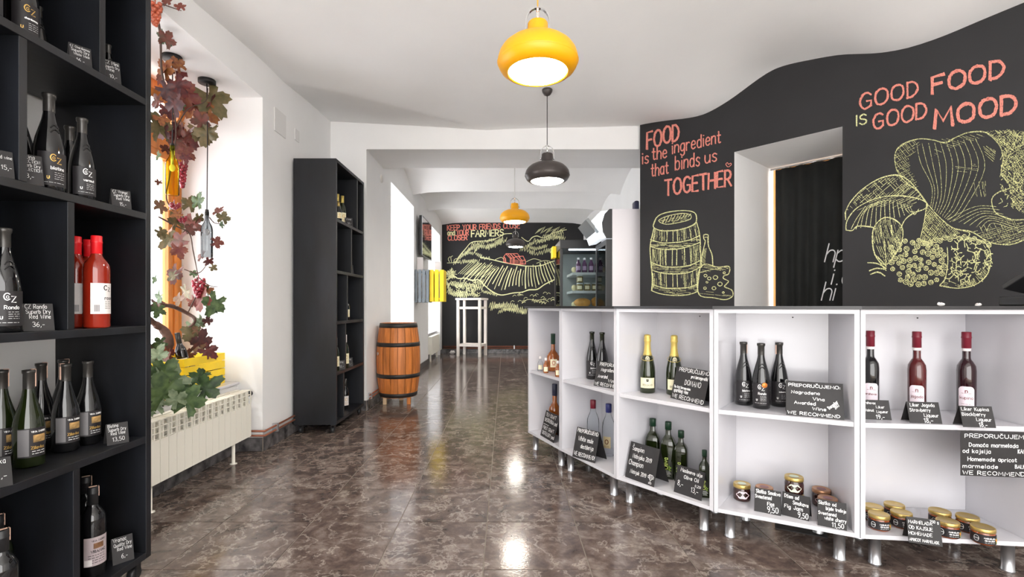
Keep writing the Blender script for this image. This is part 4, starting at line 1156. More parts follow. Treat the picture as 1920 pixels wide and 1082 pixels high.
def seal(root, r, ang, z, m, size=.013):
    a = -math.pi / 2 + ang
    MB().lathe([(0, 0), (size, 0), (size * .96, .0009), (0, .0009)], 20, (r * math.cos(a), r * math.sin(a), z), M=Matrix.Rotation(a, 3, 'Z') @ Matrix.Rotation(R(90), 3, 'Y')).build('medal_sticker', m, root)

def stand(px, py, z, r):
    """centre of a round thing of radius r whose front foot shows at pixel (px, py) on a shelf of height z"""
    p = on(px, py, z); d = Vector((p.x, p.y)).normalized()
    return p.x + d.x * r, p.y + d.y * r

# ---- the front left shelf unit (front plane x = -1.46)
W = 'wine bottle'
def sb(k, txt, px, x, z, label, turn=0, scale=1.0, name='wine_bottle', cat='bottle', group='bottles on the left shelf unit'):
    y = x * F / (px - CX)
    return item(k, txt, name, label, cat, x, y, z + .0003, turn, group, scale)
sb('cz', 'chardonnay', 43, -1.56, S1[4], 'dark chardonnay bottle with gold emblem, top shelf of the left unit', .35)
sb('cz', 'mini', 72, -1.64, S1[4], 'small dark bottle half hidden behind the chardonnay on the top shelf', .3, .66)
sb('cz', 'mini', 203, -1.56, S1[4], 'small dark bottle behind the divider, far end of the top shelf', .3, .58)
sb('cz', 'magnum', 92, -1.535, S1[3], 'largest black bottle with gold emblem, second shelf from the top of the left unit', .35, 1.06)
sb('cz', 'vermut', 154, -1.53, S1[3], 'black bottle with silver emblem at the right of its group, second shelf from the top', .35, .95)
sb('cz', 'blatina', 131, -1.66, S1[3], 'black bottle standing behind between two others, second shelf from the top', .35, .97)
sb('cz', 'mini', 36, -1.63, S1[3], 'dark gold-marked bottle mostly hidden by the upright divider, second shelf', .2)
sb('cz', 'Rondo', 8, -1.52, S1[2], 'black bottle lettered Rondo in white, third shelf from the top at the left edge', .25)
for px, x, l in ((181, -1.495, 'front rosé wine bottle with red capsule and white label'), (166, -1.615, 'second rosé wine bottle standing behind the front one'), (142, -1.585, 'rosé wine bottle half hidden by the upright divider')):
    sb('bord', 'rose', px, x, S1[2], l, .1, 1.03, group='rosé bottles')
for px, x, tx, l in ((3, -1.67, 'ol', 'olive-green wine bottle cut by the left edge of the picture, fourth shelf'), (54, -1.58, 'ol', 'olive-green wine bottle with a grey and gold label, front of the fourth shelf'),
                     (77, -1.72, 'dl', 'black wine bottle with a pink tax strip in the second row of the fourth shelf'), (123, -1.61, 'dr', 'black wine bottle with a grey striped label, middle of the fourth shelf'),
                     (119, -1.745, 'dl', 'black wine bottle hidden behind the middle one of the fourth shelf'), (165, -1.61, 'dn', 'last black wine bottle on the right of the fourth shelf group')):
    sb('burg', tx, px, x, S1[1], l, .25, 1.0, group='dark wine bottles on the fourth shelf')
sb('bord', 'vranac', 174, -1.54, S1[0], 'black wine bottle with a mauve-grey label, front of the bottom shelf', .15, 1.0)
sb('bord', 'vranac', 161, -1.66, S1[0], 'black wine bottle behind the mauve-labelled one on the bottom shelf', .1, 1.0)
sb('bord', 'vranac', 3, -1.52, S1[0], 'dark bottle with a pale label at the left edge of the bottom shelf', .3, 1.0)
sb('bord', 'green', -6, -1.64, S1[0], 'olive-green bottle shoulder behind at the left edge of the bottom shelf', .3, 1.0)

# ---- price and recommendation cards: folded card with hand lettering
def sign(label, px, py, z, w, h, rot, lines, lean=17, ink=M_chalkw, stroke=None, pos=None, deep=True, name='price_card', extra=None, group='chalk-lettered cards'):
    """lines: (text, x0, y, x1) in fractions of the card, y measured from the top; the text fills x0..x1"""
    p = pos if pos is not None else on(px, py, z)
    t = thing(name, label, 'sign', (p[0], p[1], z + .0005), rot, group)
    c, s = math.cos(R(lean)), math.sin(R(lean))
    th = .0012
    def fn(u, v, d=.0):     # u across, v up the leaning face, d out of the face
        return Vector((u, v * s - d * c, v * c + d * s))
    m = MB(); m._add([fn(-w / 2, 0, 0), fn(w / 2, 0, 0), fn(w / 2, h, 0), fn(-w / 2, h, 0), fn(-w / 2, 0, -th), fn(w / 2, 0, -th), fn(w / 2, h, -th), fn(-w / 2, h, -th)],
                     [(0, 1, 2, 3), (7, 6, 5, 4), (0, 4, 5, 1), (1, 5, 6, 2), (2, 6, 7, 3), (3, 7, 4, 0)])
    fo = m.build('front_panel', M_sign, t)
    if deep:
        top = fn(0, h, -th); dy = top.y; hz = top.z
        m = MB(); y1 = dy + hz * math.tan(R(lean + 6))
        m._add([Vector((-w / 2, dy, hz)), Vector((w / 2, dy, hz)), Vector((w / 2, y1, 0)), Vector((-w / 2, y1, 0)), Vector((-w / 2, dy + th, hz)), Vector((w / 2, dy + th, hz)), Vector((w / 2, y1 + th, 0)), Vector((-w / 2, y1 + th, 0))],
               [(0, 1, 2, 3), (7, 6, 5, 4), (0, 4, 5, 1), (1, 5, 6, 2), (2, 6, 7, 3), (3, 7, 4, 0)])
        m.build('back_panel', M_sign, t)
    lt = MB(); n = len(lines)
    for L in lines:
        txt, x0, yy, x1 = L[:4]
        capmax = L[4] * h if len(L) > 4 else h / (n + .8) * .72
        polys, wd = text_polys(txt, gap=2.2, jit=.5, sub=3)
        sx = (x1 - x0) * w / wd; sy = min(capmax, sx * 1.5); sx = min(sx, sy * 1.5)
        st = (stroke or .0022) * .88 * min(1.0, max(.4, sy / .016))
        rise = L[5] if len(L) > 5 else 0.0
        for q in polys:
            lt.ribbon([(-w / 2 + x0 * w + a * sx * math.cos(rise) - b * sy * math.sin(rise), h * (1 - yy) + b * sy * math.cos(rise) + a * sx * math.sin(rise)) for a, b in q], st, lambda u, v: fn(u, v, .0006))
    if extra: extra(lt, lambda u, v: fn(-w / 2 + u * w, v * h, .0006), w, h)
    lt.build('lettering', ink, fo)
    return t

def sx_(px, x):
    return Vector((x, x * F / (px - CX)))
LR = facing(-1.5, 1.75)
def lsign(label, px, x, z, w, h, lines, turn=.25):
    p = sx_(px, x); sign(label, 0, 0, z, w, h, facing(p.x, p.y) + turn, lines, pos=p, lean=14, stroke=.00125)
lsign('black price card lettered Chardonnay, top shelf of the left unit', 153, -1.495, S1[4], .062, .085, [('CZ Chardonnay', .06, .17, .94), ('Superb Dry', .1, .34, .9), ('White Wine', .2, .50, .9), ('16,-', .3, .78, .65, .16)])
lsign('black price card beside the small bottle at the far end of the top shelf', 213, -1.49, S1[4], .05, .1, [('CZ Mini', .06, .17, .9), ('Superb Dry', .06, .32, .94), ('Wine', .1, .46, .6), ('10,-', .3, .74, .75, .14)])
lsign('black price card marked 23 leaning by the largest black bottle, second shelf', 60, -1.472, S1[3], .058, .1, [('Blatina', .05, .14, .7), ('SELECTION', .05, .28, .9), ('Superb Dry', .05, .42, .9), ('COLLECTION', .05, .56, .94), ('23,-', .15, .8, .6, .14)])
lsign('black price card cut by the left edge of the picture, second shelf', 4, -1.475, S1[3], .055, .085, [('Red wine', .3, .3, .95), ('15,-', .5, .7, .9, .16)])
lsign('black price card standing alone at the right of the second shelf from the top', 229, -1.49, S1[3], .062, .078, [('CZ Vranac', .08, .18, .85), ('Superb Dry', .12, .36, .92), ('Red Wine', .25, .54, .92), ('15,-', .4, .84, .72, .18)])
lsign('black price card marked 36 in front of the black bottle on the third shelf', 74, -1.49, S1[2], .075, .09, [('CZ Rondo', .1, .18, .8), ('Superb Dry', .12, .37, .9), ('Red Wine', .22, .55, .9), ('36,-', .3, .84, .68, .17)])
lsign('black price card marked 13,50 at the right of the fourth shelf', 222, -1.485, S1[1], .068, .08, [('Blatina', .08, .18, .55), ('Superb Dry', .08, .37, .9), ('Red Wine', .2, .55, .85), ('13,50', .25, .84, .8, .18)])
lsign('black price card at the left edge of the fourth shelf', -2, -1.472, S1[1], .06, .085, [('Zilavka', .1, .2, .8), ('12,-', .3, .7, .8, .18)])
lsign('black price card marked 6 on the bottom shelf of the left unit', 232, -1.49, S1[0], .068, .098, [('Vranac', .08, .17, .7), ('Quality Dry', .1, .35, .92), ('Red Wine', .25, .52, .92), ('6,-', .42, .82, .7, .17)])

# ---- the second black shelf unit
def s2(txt, px, x, z, label, scale=.95):
    sb('far', txt, px, x, z, label, .2, scale, group='bottles on the second black shelf')
s2('gold', 642, -1.56, S2[4], 'gold-topped wine bottle in front on the top shelf of the second black unit')
s2('gold', 633, -1.58, S2[4], 'gold-topped wine bottle standing behind on the top shelf of the second black unit')
s2('squat', 634, -1.5, S2[4], 'squat dark bottle with a cream label on the top shelf of the second black unit', .9)
s2('squat', 642, -1.62, S2[2], 'squat dark bottle on the third shelf of the second black unit', .9)
s2('squat', 646, -1.56, S2[2] - .0, 'small bottle at the far side of the third shelf of the second black unit', 1.15) if False else None
s2('squat', 647, -1.52, S2[2], 'taller squat bottle with a pale label on the third shelf of the second black unit', 1.2)
s2('pale', 629, -1.52, S2[1], 'white-capped wine bottle at the near end of the fourth shelf of the second black unit')
s2('pale', 636, -1.60, S2[1], 'white-capped wine bottle in the middle of the fourth shelf of the second black unit', 1.0)
s2('pale', 647, -1.50, S2[1], 'white-capped wine bottle at the far side of the fourth shelf of the second black unit', 1.0)
s2('dark', 647, -1.56, S2[0], 'dark wine bottle on the bottom shelf of the second black unit')
for px, z, l in ((655, S2[4], 'tiny price card on the top shelf of the second black unit'), (656, S2[3], 'tiny price card on the empty second shelf of the second black unit'),
                 (640, S2[1], 'tiny price card in front of the white-capped bottles of the second black unit'), (655, S2[1], 'tiny price card at the far side of the fourth shelf of the second black unit')):
    lsign(l, px, -1.485, z, .07, .085, [('Wine', .1, .3, .8), ('12,-', .3, .75, .8, .2)])

# ---- on the counter units
ZL = ZB + .018
G1c = 'bottles on the white counter units'
def cb_(k, txt, px, py, z, r, name, label, turn=0, scale=1.0, group=G1c, cat='bottle'):
    x, y = stand(px, py, z, r * scale)
    return item(k, txt, name, label, cat, x, y, z + .0003, turn, group, scale)
cb_('brandy', '', 1037, 697, ZS, .047, 'brandy_bottle', 'amber brandy bottle with a green capsule on the far left counter shelf', .1, 1.1)
for px, py, tx, l in ((1013, 696, 'clear', 'clear miniature bottle at the left of the brandy bottle'), (1023.5, 700, 'amber', 'amber miniature bottle in front of the brandy bottle'), (1046, 707, 'amber', 'amber miniature bottle at the right of the brandy bottle')):
    cb_('mini', tx, px, py, ZS, .019, 'miniature_bottle', l, 0, 1.05, 'miniature bottles')
cb_('whisky', 'dark', 1040, 816, ZL, .036, 'spirit_bottle', 'amber spirit bottle with a black label on the lowest far left shelf', .1, 1.3)
cb_('whisky', 'pale', 1049, 815, ZL, .036, 'spirit_bottle', 'pale spirit bottle half hidden by the unit side on the lowest far left shelf', .1) if False else None
cb_('cz', 'green', 1110, 712, ZS, .0405, 'wine_bottle', 'left of two dark green bottles on the second counter unit', .05, 1.02)
cb_('cz', 'green', 1129, 716, ZS, .0405, 'wine_bottle', 'right of two dark green bottles, partly behind the card on the second counter unit', .1, 1.02)
cb_('clear', 'red', 1112, 846, ZL, .033, 'spirit_bottle', 'clear spirit bottle with a maroon capsule on the lower second unit', -.2, 1.22)
cb_('clear', 'blue', 1141, 857, ZL, .033, 'spirit_bottle', 'clear spirit bottle with a blue capsule on the lower second unit', -.3, 1.22)
cb_('champ', '', 1214, 738, ZS, .0435, 'sparkling_wine_bottle', 'left gold-necked sparkling wine bottle with a cream label', 0, 1.0, 'sparkling wine bottles')
cb_('champ', '', 1264, 742, ZS, .0435, 'sparkling_wine_bottle', 'right gold-necked sparkling wine bottle, its label partly hidden by the card', .1, 1.0, 'sparkling wine bottles')
for px, py, tx, l in ((1224, 889, 'l', 'tallest square olive oil bottle at the left, green cap'), (1253, 899, 'm', 'second square olive oil bottle from the left, green cap'), (1277, 905, 's', 'third square olive oil bottle, shorter, green cap'), (1321, 935, 'xs', 'smallest olive oil bottle half hidden by the unit side')):
    cb_('oil', tx, px, py, ZL, .034, 'olive_oil_bottle', l, -.12 if tx != 'xs' else .1, 1.0, 'olive oil bottles')
b1 = cb_('cz', 'blatina', 1394, 761, ZS, .0405, 'wine_bottle', 'left black bottle of the trio on the fourth counter unit', .15)
b2 = cb_('cz', 'Rondo', 1427, 768, ZS, .0405, 'wine_bottle', 'front black bottle with a copper medal in the trio on the fourth counter unit', -.05)
b3 = cb_('cz', 'cabernet', 1461, 764, ZS, .0405, 'wine_bottle', 'right black bottle with a silver medal in the trio on the fourth counter unit', .25)
seal(b2, .0416, .42, .117, M_copperseal); seal(b3, .0416, .62, .127, M_silverseal, .012)
for b_, s in ((b1, 1), (b3, -1)):
    m = MB(); m.box(s * .0152 - .001, s * .0152 + .001, -.008, .008, .258, .316); m.build('tax_strip', M_tax, b_)
cb_('liq', 'orahovac', 1632, 772, ZS, .0315, 'liqueur_bottle', 'dark liqueur bottle cut by the unit side at the left of the right-hand unit', .1, 1.1, 'liqueur bottles')
cb_('liq', 'jagoda', 1719, 778, ZS, .0315, 'liqueur_bottle', 'slim red liqueur bottle with a maroon capsule in the middle of the right-hand unit', 0, 1.1, 'liqueur bottles')
cb_('liq', 'kupina', 1812, 781, ZS, .0315, 'liqueur_bottle', 'slim dark liqueur bottle with a maroon capsule at the right of the right-hand unit', 0, 1.1, 'liqueur bottles')

J = 'jam jars'
cb_('jar', 'pink', 1391, 942, ZL, .04, 'jam_jar', 'dark jam jar with a gold lid and a pink scalloped label, leftmost of its shelf', .1, 1.0, J, 'jar')
cb_('jar', 'copper', 1433, 949, ZL, .04, 'jam_jar', 'dark jam jar with a copper lid behind the sweetened figs card', 0, 1.0, J, 'jar')
jx, jy = stand(1489, 963, ZL, .04)
item('jar', 'mint', 'jam_jar', 'lower gold-lidded jam jar of the stack of two', 'jar', jx, jy, ZL + .0003, 0, J)
item('jar', 'mint', 'jam_jar', 'upper gold-lidded jam jar with a pale mint label, on top of another jar', 'jar', jx, jy + .001, ZL + .0819, .05, J)
cb_('jar', 'cherry', 1540, 953, ZL, .04, 'jam_jar', 'copper-lidded cherry jar standing behind another', .1, 1.0, J, 'jar')
cb_('jar', 'cherry', 1552, 972, ZL, .04, 'jam_jar', 'copper-lidded cherry jar in front of another, behind the 11,50 card', .1, 1.0, J, 'jar')
A = 'apricot jam jars'
for px, py, l in ((1637, 981, 'apricot jar at the back left of the left group, half hidden'), (1677, 977, 'apricot jar at the back right of the left group'), (1648, 997, 'apricot jar at the front left of the left group'),
                  (1690, 993, 'apricot jar at the front right of the left group'), (1762, 990, 'apricot jar at the back left of the right group'), (1814, 1001, 'apricot jar at the back right of the right group'), (1777, 1011, 'apricot jar at the front left of the right group'), (1843, 1023, 'apricot jar at the front right of the right group')):
    cb_('jar', 'apr', px, py, ZL, .046, 'jam_jar', 'gold-lidded ' + l, .12, .86, A, 'jar')

def csign(label, bl, br, hpx, z, lines, extra=None, stroke=.0024, lean=15, name='price_card'):
    p, q = on(bl[0], bl[1], z), on(br[0], br[1], z)
    w = (q - p).length; c = (p + q) / 2
    rot = math.atan2(q.y - p.y, q.x - p.x)
    h = hpx * c.y / F / math.cos(R(lean)) * 1.03
    return sign(label, 0, 0, z, w, h, rot, lines, lean, pos=c, extra=extra, stroke=stroke, name=name)
def cup(lt, fn, w, h):
    for pts in ([(.80, .28), (.80, .2), (.83, .15), (.88, .15), (.91, .2), (.91, .28), (.80, .28)], [(.855, .15), (.855, .08)], [(.81, .05), (.9, .05), (.9, .08), (.81, .08), (.81, .05)], [(.80, .26), (.76, .24), (.77, .19), (.81, .19)], [(.91, .26), (.95, .24), (.94, .19), (.90, .19)], [(.83, .27), (.83, .18)], [(.87, .27), (.87, .18)]):
        lt.ribbon([(a * w, b * h) for a, b in pts], .0024, lambda u, v: fn(u / w, v / h))
csign('recommendation card in front of the far left spirits, bottom shelf', (1013, 816), (1038, 831), 46, ZL, [('TEN CRAFT', .08, .2, .8), ('DESTILERIJA pod', .08, .4, .95), ('==========', .05, .53, .95, .05), ('FIRST CRAFT', .08, .7, .85), ('DISTILLERY pod', .1, .9, .95)], stroke=.003)
csign('recommendation card standing before the two dark green bottles', (1113, 723), (1160, 731), 45, ZS, [('PREPORUČUJEMO', .12, .17, 1.1), ('Nagrađena vina', .2, .38, 1.0), ('Awarded', .12, .65, .5), ('Wine', .55, .78, .85), ('WE RECOMMEND', .04, .96, 1.0)], stroke=.0026)
csign('recommendation card beside the maroon-capped clear bottle', (1073, 856), (1115, 869), 53, ZL, [('PREPORUČUJEMO:', .06, .15, .97), ('White mule', .15, .42, .8), ('destilerija', .3, .65, .85), ('WE RECOMMEND!', .05, .92, .97)], stroke=.0028)
csign('card lettered Champion with a little cup drawing, before the tall olive oil bottle', (1172, 894), (1226, 914), 64, ZL, [('Šampion', .1, .22, .5), ('Notnjaka 2019', .15, .42, .8), ('Champion', .05, .62, .55), ('Notnjak 2019', .15, .84, .7)], cup)
csign('price card lettered Olive Oil in front of the smallest oil bottle', (1263, 922), (1315, 940), 48, ZL, [('Maslinovo ulje', .15, .2, .92), ('Olive Oil', .3, .42, .82), ('8,-', .1, .72, .3, .17), ('13,-', .6, .82, .85, .17), ('0,25l', .72, .6, .92, .08)])
csign('large card lettered Domano leaning before the right sparkling wine bottle', (1257, 746), (1319, 762), 60, ZS, [('PREPORUČUJEMO', .1, .14, .98), ('prvi hercegovački', .5, .29, .97), ('DOMANO', .35, .52, .82, .15), ('The first Herzegovinian', .04, .66, .55), ('sparkling wine', .06, .78, .5), ('WE RECOMMEND', .05, .96, .98)], stroke=.0028)
csign('large card lettered Nagrađena Vina and Awarded Wine beside the black trio', (1474, 778), (1583, 788), 62, ZS, [('PREPORUČUJEMO:', .05, .16, .95), ('Nagrađena', .1, .36, .6), ('Vina', .48, .52, .68), ('Awarded', .15, .66, .52), ('Wine', .47, .80, .72), ('WE RECOMMEND', .03, .96, .97), ('Decanter', .76, .74, .97, .085, .75), ('2017', .86, .72, .96, .07, .75)], stroke=.0034)
csign('price card lettered Sweetened Figs before the copper-lidded jar', (1414, 958), (1464, 968), 40, ZL, [('Slatko Smokva', .06, .2, .97), ('Sweetened', .03, .42, .65), ('Figs', .5, .66, .75), ('9,50', .5, .93, .9, .22)], stroke=.0028)
csign('price card lettered Fig Jam before the stacked jars', (1465, 965), (1517, 978), 40, ZL, [('Džem od', .08, .22, .6), ('Smokava', .4, .44, .95), ('Fig Jam', .1, .66, .75), ('9,50', .6, .94, .96, .22)], stroke=.0028)
csign('price card lettered white cherry and 11,50 before the cherry jars', (1533, 985), (1588, 996), 45, ZL, [('Slatko od', .04, .18, .65), ('bijele trešnje', .3, .36, .98), ('Sweetened', .03, .56, .65), ('white cherry', .25, .73, .98), ('11,50', .5, .95, .9, .17)], stroke=.0026)
csign('price card lettered Liker and 19 before the dark liqueur bottle', (1620, 786), (1672, 788), 34, ZS, [('Orahovac', .04, .22, .5), ('Liker', .5, .42, .8), ('Walnut', .05, .6, .4), ('Liqueur', .5, .66, .9), ('19,-', .45, .95, .75, .2)], stroke=.0024)
csign('price card lettered Strawberry Liqueur before the red liqueur bottle', (1706, 793), (1767, 795), 37, ZS, [('Liker Jagoda', .1, .22, .85), ('Strawberry', .06, .46, .7), ('Liqueur', .48, .70, .92), ('18,-', .45, .96, .72, .2)], stroke=.0024)
csign('price card lettered Blackberry Liqueur before the dark liqueur bottle', (1806, 801), (1868, 803), 37, ZS, [('Liker Kupina', .05, .22, .88), ('Blackberry', .04, .46, .75), ('Liqueur', .45, .70, .9), ('18,-', .5, .96, .74, .2)], stroke=.0024)
csign('price card lettered Marmelada between the two groups of apricot jars', (1704, 1017), (1768, 1026), 43, ZL, [('MARMELADA', .05, .24, .75), ('OD KAJSIJE', .05, .46, .75), ('HOMEMADE', .03, .68, .72), ('APRICOT MARMELADE', .03, .92, .9), ('250 g', .7, .14, .95, .1)], stroke=.0024)
# recommendation card hung from the shelf edge of the right-hand unit
e = (PF[5] - PF[4]).normalized(); fr5 = PF[4] - segn[4] * .004
def front5(px):
    d = (px - CX) / F
    t = (d * fr5.y - fr5.x) / (e.x - d * e.y)
    return fr5 + e * t
pl, pr = front5(1801), front5(1936)
wd = (pr - pl).length; cc = (pl + pr) / 2; hh = 84 * cc.y / F
sign('large card lettered Homemade apricot marmelade hung from the shelf edge at the far right', 0, 0, ZS - .022 - hh, wd, hh, math.atan2(e.y, e.x),
     [('PREPORUČUJEMO:', .06, .14, .98), ('Domaća marmelada', .12, .34, .8), ('od kajsija', .03, .48, .42), ('Homemade apricot', .1, .66, .78), ('marmelade', .03, .82, .52), ('WE RECOMMEND', .03, .97, .95), ('KANTAR', .8, .46, 1.0, .09), ('BALKAN', .76, .80, .98, .08)],
     lean=0, pos=cc, deep=False, stroke=.003, name='recommendation_card')
# ------------------------------------------------------------------ rear room fittings
# television on the left wall
yc = 8.515
tv = thing('television', 'flat black television hung on the left wall of the rear room', 'television', (XB, yc, 2.28))
b = MB((XB, yc, 2.28)); b.box(XB + .055, XB + .10, 8.0, 9.03, 1.955, 2.61); b.build('casing', M_rubber, tv, bevel=.006)
M_screen = mat('glossy_screen', (14, 15, 18), .05, coat=1.0)
b = MB((XB, yc, 2.28)); b.box(XB + .1003, XB + .102, 8.015, 9.015, 1.975, 2.595); b.build('screen', M_screen, tv)
b = MB((XB, yc, 2.28)); b.box(XB + .098, XB + .103, 7.994, 8.006, 1.955, 2.61); b.box(XB + .098, XB + .103, 7.994, 9.03, 1.948, 1.957); b.box(XB + .098, XB + .103, 7.994, 9.03, 2.608, 2.615); b.build('chrome_edge', M_alu, tv)
b = MB((XB, yc, 2.28)); b.box(XB, XB + .056, 8.3, 8.7, 2.15, 2.45); b.build('wall_mount', M_rubber, tv)

def crate_slats(name, label, x0, x1, y0, y1, z0, z1, m, cat='crate', nv=4, vertical=True, gap=.018, th=.012, loc=None):
    loc = Vector(((x0 + x1) / 2, (y0 + y1) / 2, z0))
    t = thing(name, label, cat, loc)
    if vertical:
        wv = (x1 - x0 - gap * (nv - 1)) / nv
        for yy in (y0, y1 - th):
            for k in range(nv):
                a = x0 + k * (wv + gap)
                MB(loc).box(a, a + wv, yy, yy + th, z0, z1).build('slat', m, t, bevel=.002)
        ny_ = 4; wv2 = (y1 - y0 - 2 * th - .004 - gap * (ny_ - 1)) / ny_
        for xx in (x0 + .0005, x1 - th - .0005):
            for k in range(ny_):
                a = y0 + th + .002 + k * (wv2 + gap)
                MB(loc).box(xx, xx + th, a, a + wv2, z0, z1).build('slat', m, t, bevel=.002)
        for zz in (z0 + .03, z1 - .06):
            MB(loc).box(x0 + th + .001, x1 - th - .001, y0 + th + .0005, y0 + 2 * th, zz, zz + .03).build('batten', m, t)
            MB(loc).box(x0 + th + .001, x1 - th - .001, y1 - 2 * th, y1 - th - .0005, zz, zz + .03).build('batten', m, t)
        MB(loc).box(x0 + th + .001, x1 - th - .001, y0 + 2 * th + .001, y1 - 2 * th - .001, z0 + .002, z0 + .012).build('bottom_board', m, t)
    else:
        hv = (z1 - z0 - gap * (nv - 1)) / nv
        for k in range(nv):
            z = z0 + k * (hv + gap)
            for xx in (x0, x1 - th):
                MB(loc).box(xx, xx + th, y0, y1, z, z + hv).build('slat', m, t, bevel=.0015)
            for yy in (y0 + .0005, y1 - th - .0005):
                MB(loc).box(x0 + th + .0005, x1 - th - .0005, yy, yy + th, z + .0003, z + hv - .0003).build('slat', m, t, bevel=.0015)
        for xx in (x0 + th + .001, x1 - 2.6 * th):
            for yy in (y0 + th + .001, y1 - 2.6 * th):
                MB(loc).box(xx, xx + 1.5 * th, yy, yy + 1.5 * th, z0 + .002, z1 - .006).build('corner_post', m, t)
        MB(loc).box(x0 + th + .001, x1 - th - .001, y0 + th + .001, y1 - th - .001, z0 + .0015, z0 + .006).build('bottom_board', m, t)
    return t
crate_slats('wall_crate', 'grey slatted wooden crate hung on the left wall below the television', XB + .002, -1.235, 7.86, 8.2, 1.165, 1.70, M_greywood, nv=4)
crate_slats('wall_crate', 'yellow slatted wooden crate fixed beside the grey one below the television', -1.23, -1.0, 7.9, 8.24, 1.18, 1.70, M_yellowwood, nv=3)
for x, y, s, l in ((-1.41, 8.0, 1, 'white leaflets standing in the grey wall crate'), (-1.12, 8.05, -1, 'white leaflet standing in the yellow wall crate')):
    z0 = 1.1775 if s > 0 else 1.1925
    t = thing('leaflet', l, 'leaflet', (x, y, z0))
    for k in range(3):
        MB().box(-.05, .05, .02 * k, .02 * k + .004, 0, .74 - .05 * k if s > 0 else .66 - .04 * k, M=Matrix.Translation((0, 0, .0)) @ Matrix.Rotation(R(-3), 4, 'X')).build('sheet', M_paper, t)

# glass showcase fridge with shelves of food
fx0, fx1, fy0, fy1 = .715, 1.42, 6.30, 7.0
fl = Vector(((fx0 + fx1) / 2, (fy0 + fy1) / 2, 0))
fr_ = thing('showcase_fridge', 'black-framed glass showcase fridge holding bottles, jars and cheese behind the counter', 'fridge', fl)
def FP(name, m, *bx, parent=fr_, bev=.004):
    return MB(fl).box(*bx).build(name, m, parent, bevel=bev)
FP('header', M_rubber, fx0, fx1, fy0, fy1, 1.855, 1.97); FP('base', M_rubber, fx0, fx1, fy0, fy1, 0.0, .55)
for x in (fx0, fx1 - .035):
    for y in (fy0, fy1 - .035):
        FP('post', M_rubber, x, x + .035, y, y + .035, .5505, 1.8545)
FP('glass_pane', M_case, fx0 + .036, fx1 - .036, fy0 + .01, fy0 + .014, .551, 1.854, bev=0)
FP('glass_pane', M_case, fx0 + .01, fx0 + .014, fy0 + .036, fy1 - .036, .551, 1.854, bev=0)
FP('back_panel', mat('fridge_lining', (150, 156, 156), .4), fx0 + .036, fx1 - .036, fy1 - .03, fy1 - .02, .551, 1.854, bev=0)
M_fsh = mat('fridge_shelf', (190, 196, 196), .3)
FZ = (.85, 1.085, 1.31, 1.55)
for z in FZ:
    FP('shelf', M_fsh, fx0 + .17, fx1 - .04, fy0 + .06, fy1 - .04, z - .035, z, bev=.002)
M_led = mat('cool_led', (236, 244, 255), .5, emit=9)
FP('light_strip', M_led, fx0 + .12, fx1 - .1, fy0 + .05, fy0 + .07, 1.838, 1.852, bev=0)
FP('yellow_side_panel', M_yellowwood, fx0 - .055, fx0 - .001, fy1 - .25, fy1 - .03, 1.78, 1.94)
M_plum = mat('plum_bottle_glass', (86, 50, 84), .1, coat=.4)
KINDS[('plum', '')] = [('body', MB().lathe([(0, .002), (.032, 0), (.034, .006), (.034, .1), (.026, .13), (.014, .155), (.013, .17)], 16).mesh('body', M_plum), []),
                       ('cap', MB().lathe([(.0135, .168), (.016, .169), (.016, .195), (0, .196)], 14).mesh('cap', M_paper), []), ('label', patch(.0346, .03, .085, .8, None).mesh('label', mat('lilac_label', (176, 150, 180), .6)), [])]
M_pickle = mat('pickle_jar', (120, 108, 66), .2, coat=.3, var=.3, scale=40)
KINDS[('pickle', '')] = [('glass', MB().lathe([(0, .002), (.04, 0), (.044, .006), (.044, .075), (.036, .088)], 16).mesh('glass', M_pickle), []), ('lid', MB().lathe([(.037, .086), (.042, .087), (.042, .103), (0, .104)], 16).mesh('lid', M_fsh), []), ('label', patch(.0446, .02, .065, .7, None).mesh('label', M_cream), [])]
for k in range(5):
    item('plum', '', 'juice_bottle', ('leftmost', 'second', 'middle', 'fourth', 'rightmost')[k] + ' plum-coloured bottle on the top shelf of the showcase fridge', 'bottle', .97 + k * .085, 6.42 + .02 * (k % 2), FZ[3] + .0005, 0, 'plum bottles in the showcase fridge')
for k in range(4):
    item('pickle', '', 'food_jar', ('leftmost', 'second', 'third', 'rightmost')[k] + ' lidded food jar on the second shelf of the showcase fridge', 'jar', .99 + k * .1, 6.43, FZ[2] + .0005, 0, 'jars in the showcase fridge')
item('pickle', '', 'food_jar', 'food jar stacked on another in the showcase fridge', 'jar', .99, 6.43, FZ[2] + .106, 0)
M_cheese = mat('smoked_cheese', (206, 152, 76), .5, var=.25, scale=10)
M_pasta = mat('pale_dumplings', (214, 204, 160), .6, var=.15, scale=20)
def lump(name, x, y, z, r, sq, m, label, cat, group=None):
    b_ = MB(); b_.ball((0, 0, r * sq[2]), r, 14, 9, sq=sq); rnd = random.Random(int(x * 999 + z * 77))
    b_.v = [(v[0] * (1 + rnd.uniform(-.08, .08)), v[1] * (1 + rnd.uniform(-.08, .08)), max(0, v[2])) for v in b_.v]
    o = b_.build(name, m); o.location = (x, y, z + .0005); return tag(o, label, cat, group)
lump('cheese_piece', 1.03, 6.45, FZ[1], .1, (1.1, .8, .65), M_cheese, 'long golden smoked cheese at the left of the showcase fridge', 'cheese')
lump('cheese_piece', 1.24, 6.46, FZ[1], .085, (1.1, .9, .9), M_cheese, 'round golden smoked cheese at the right of the showcase fridge', 'cheese')
lump('food_bag', .99, 6.47, FZ[0], .1, (.9, .9, .5), M_pasta, 'pale food bag on the lowest visible fridge shelf, left', 'food')
lump('food_bag', 1.2, 6.47, FZ[0], .1, (.95, .9, .6), mat('dark_bread', (128, 96, 60), .7, var=.3, scale=15), 'dark brown loaf on the lowest visible fridge shelf', 'food')
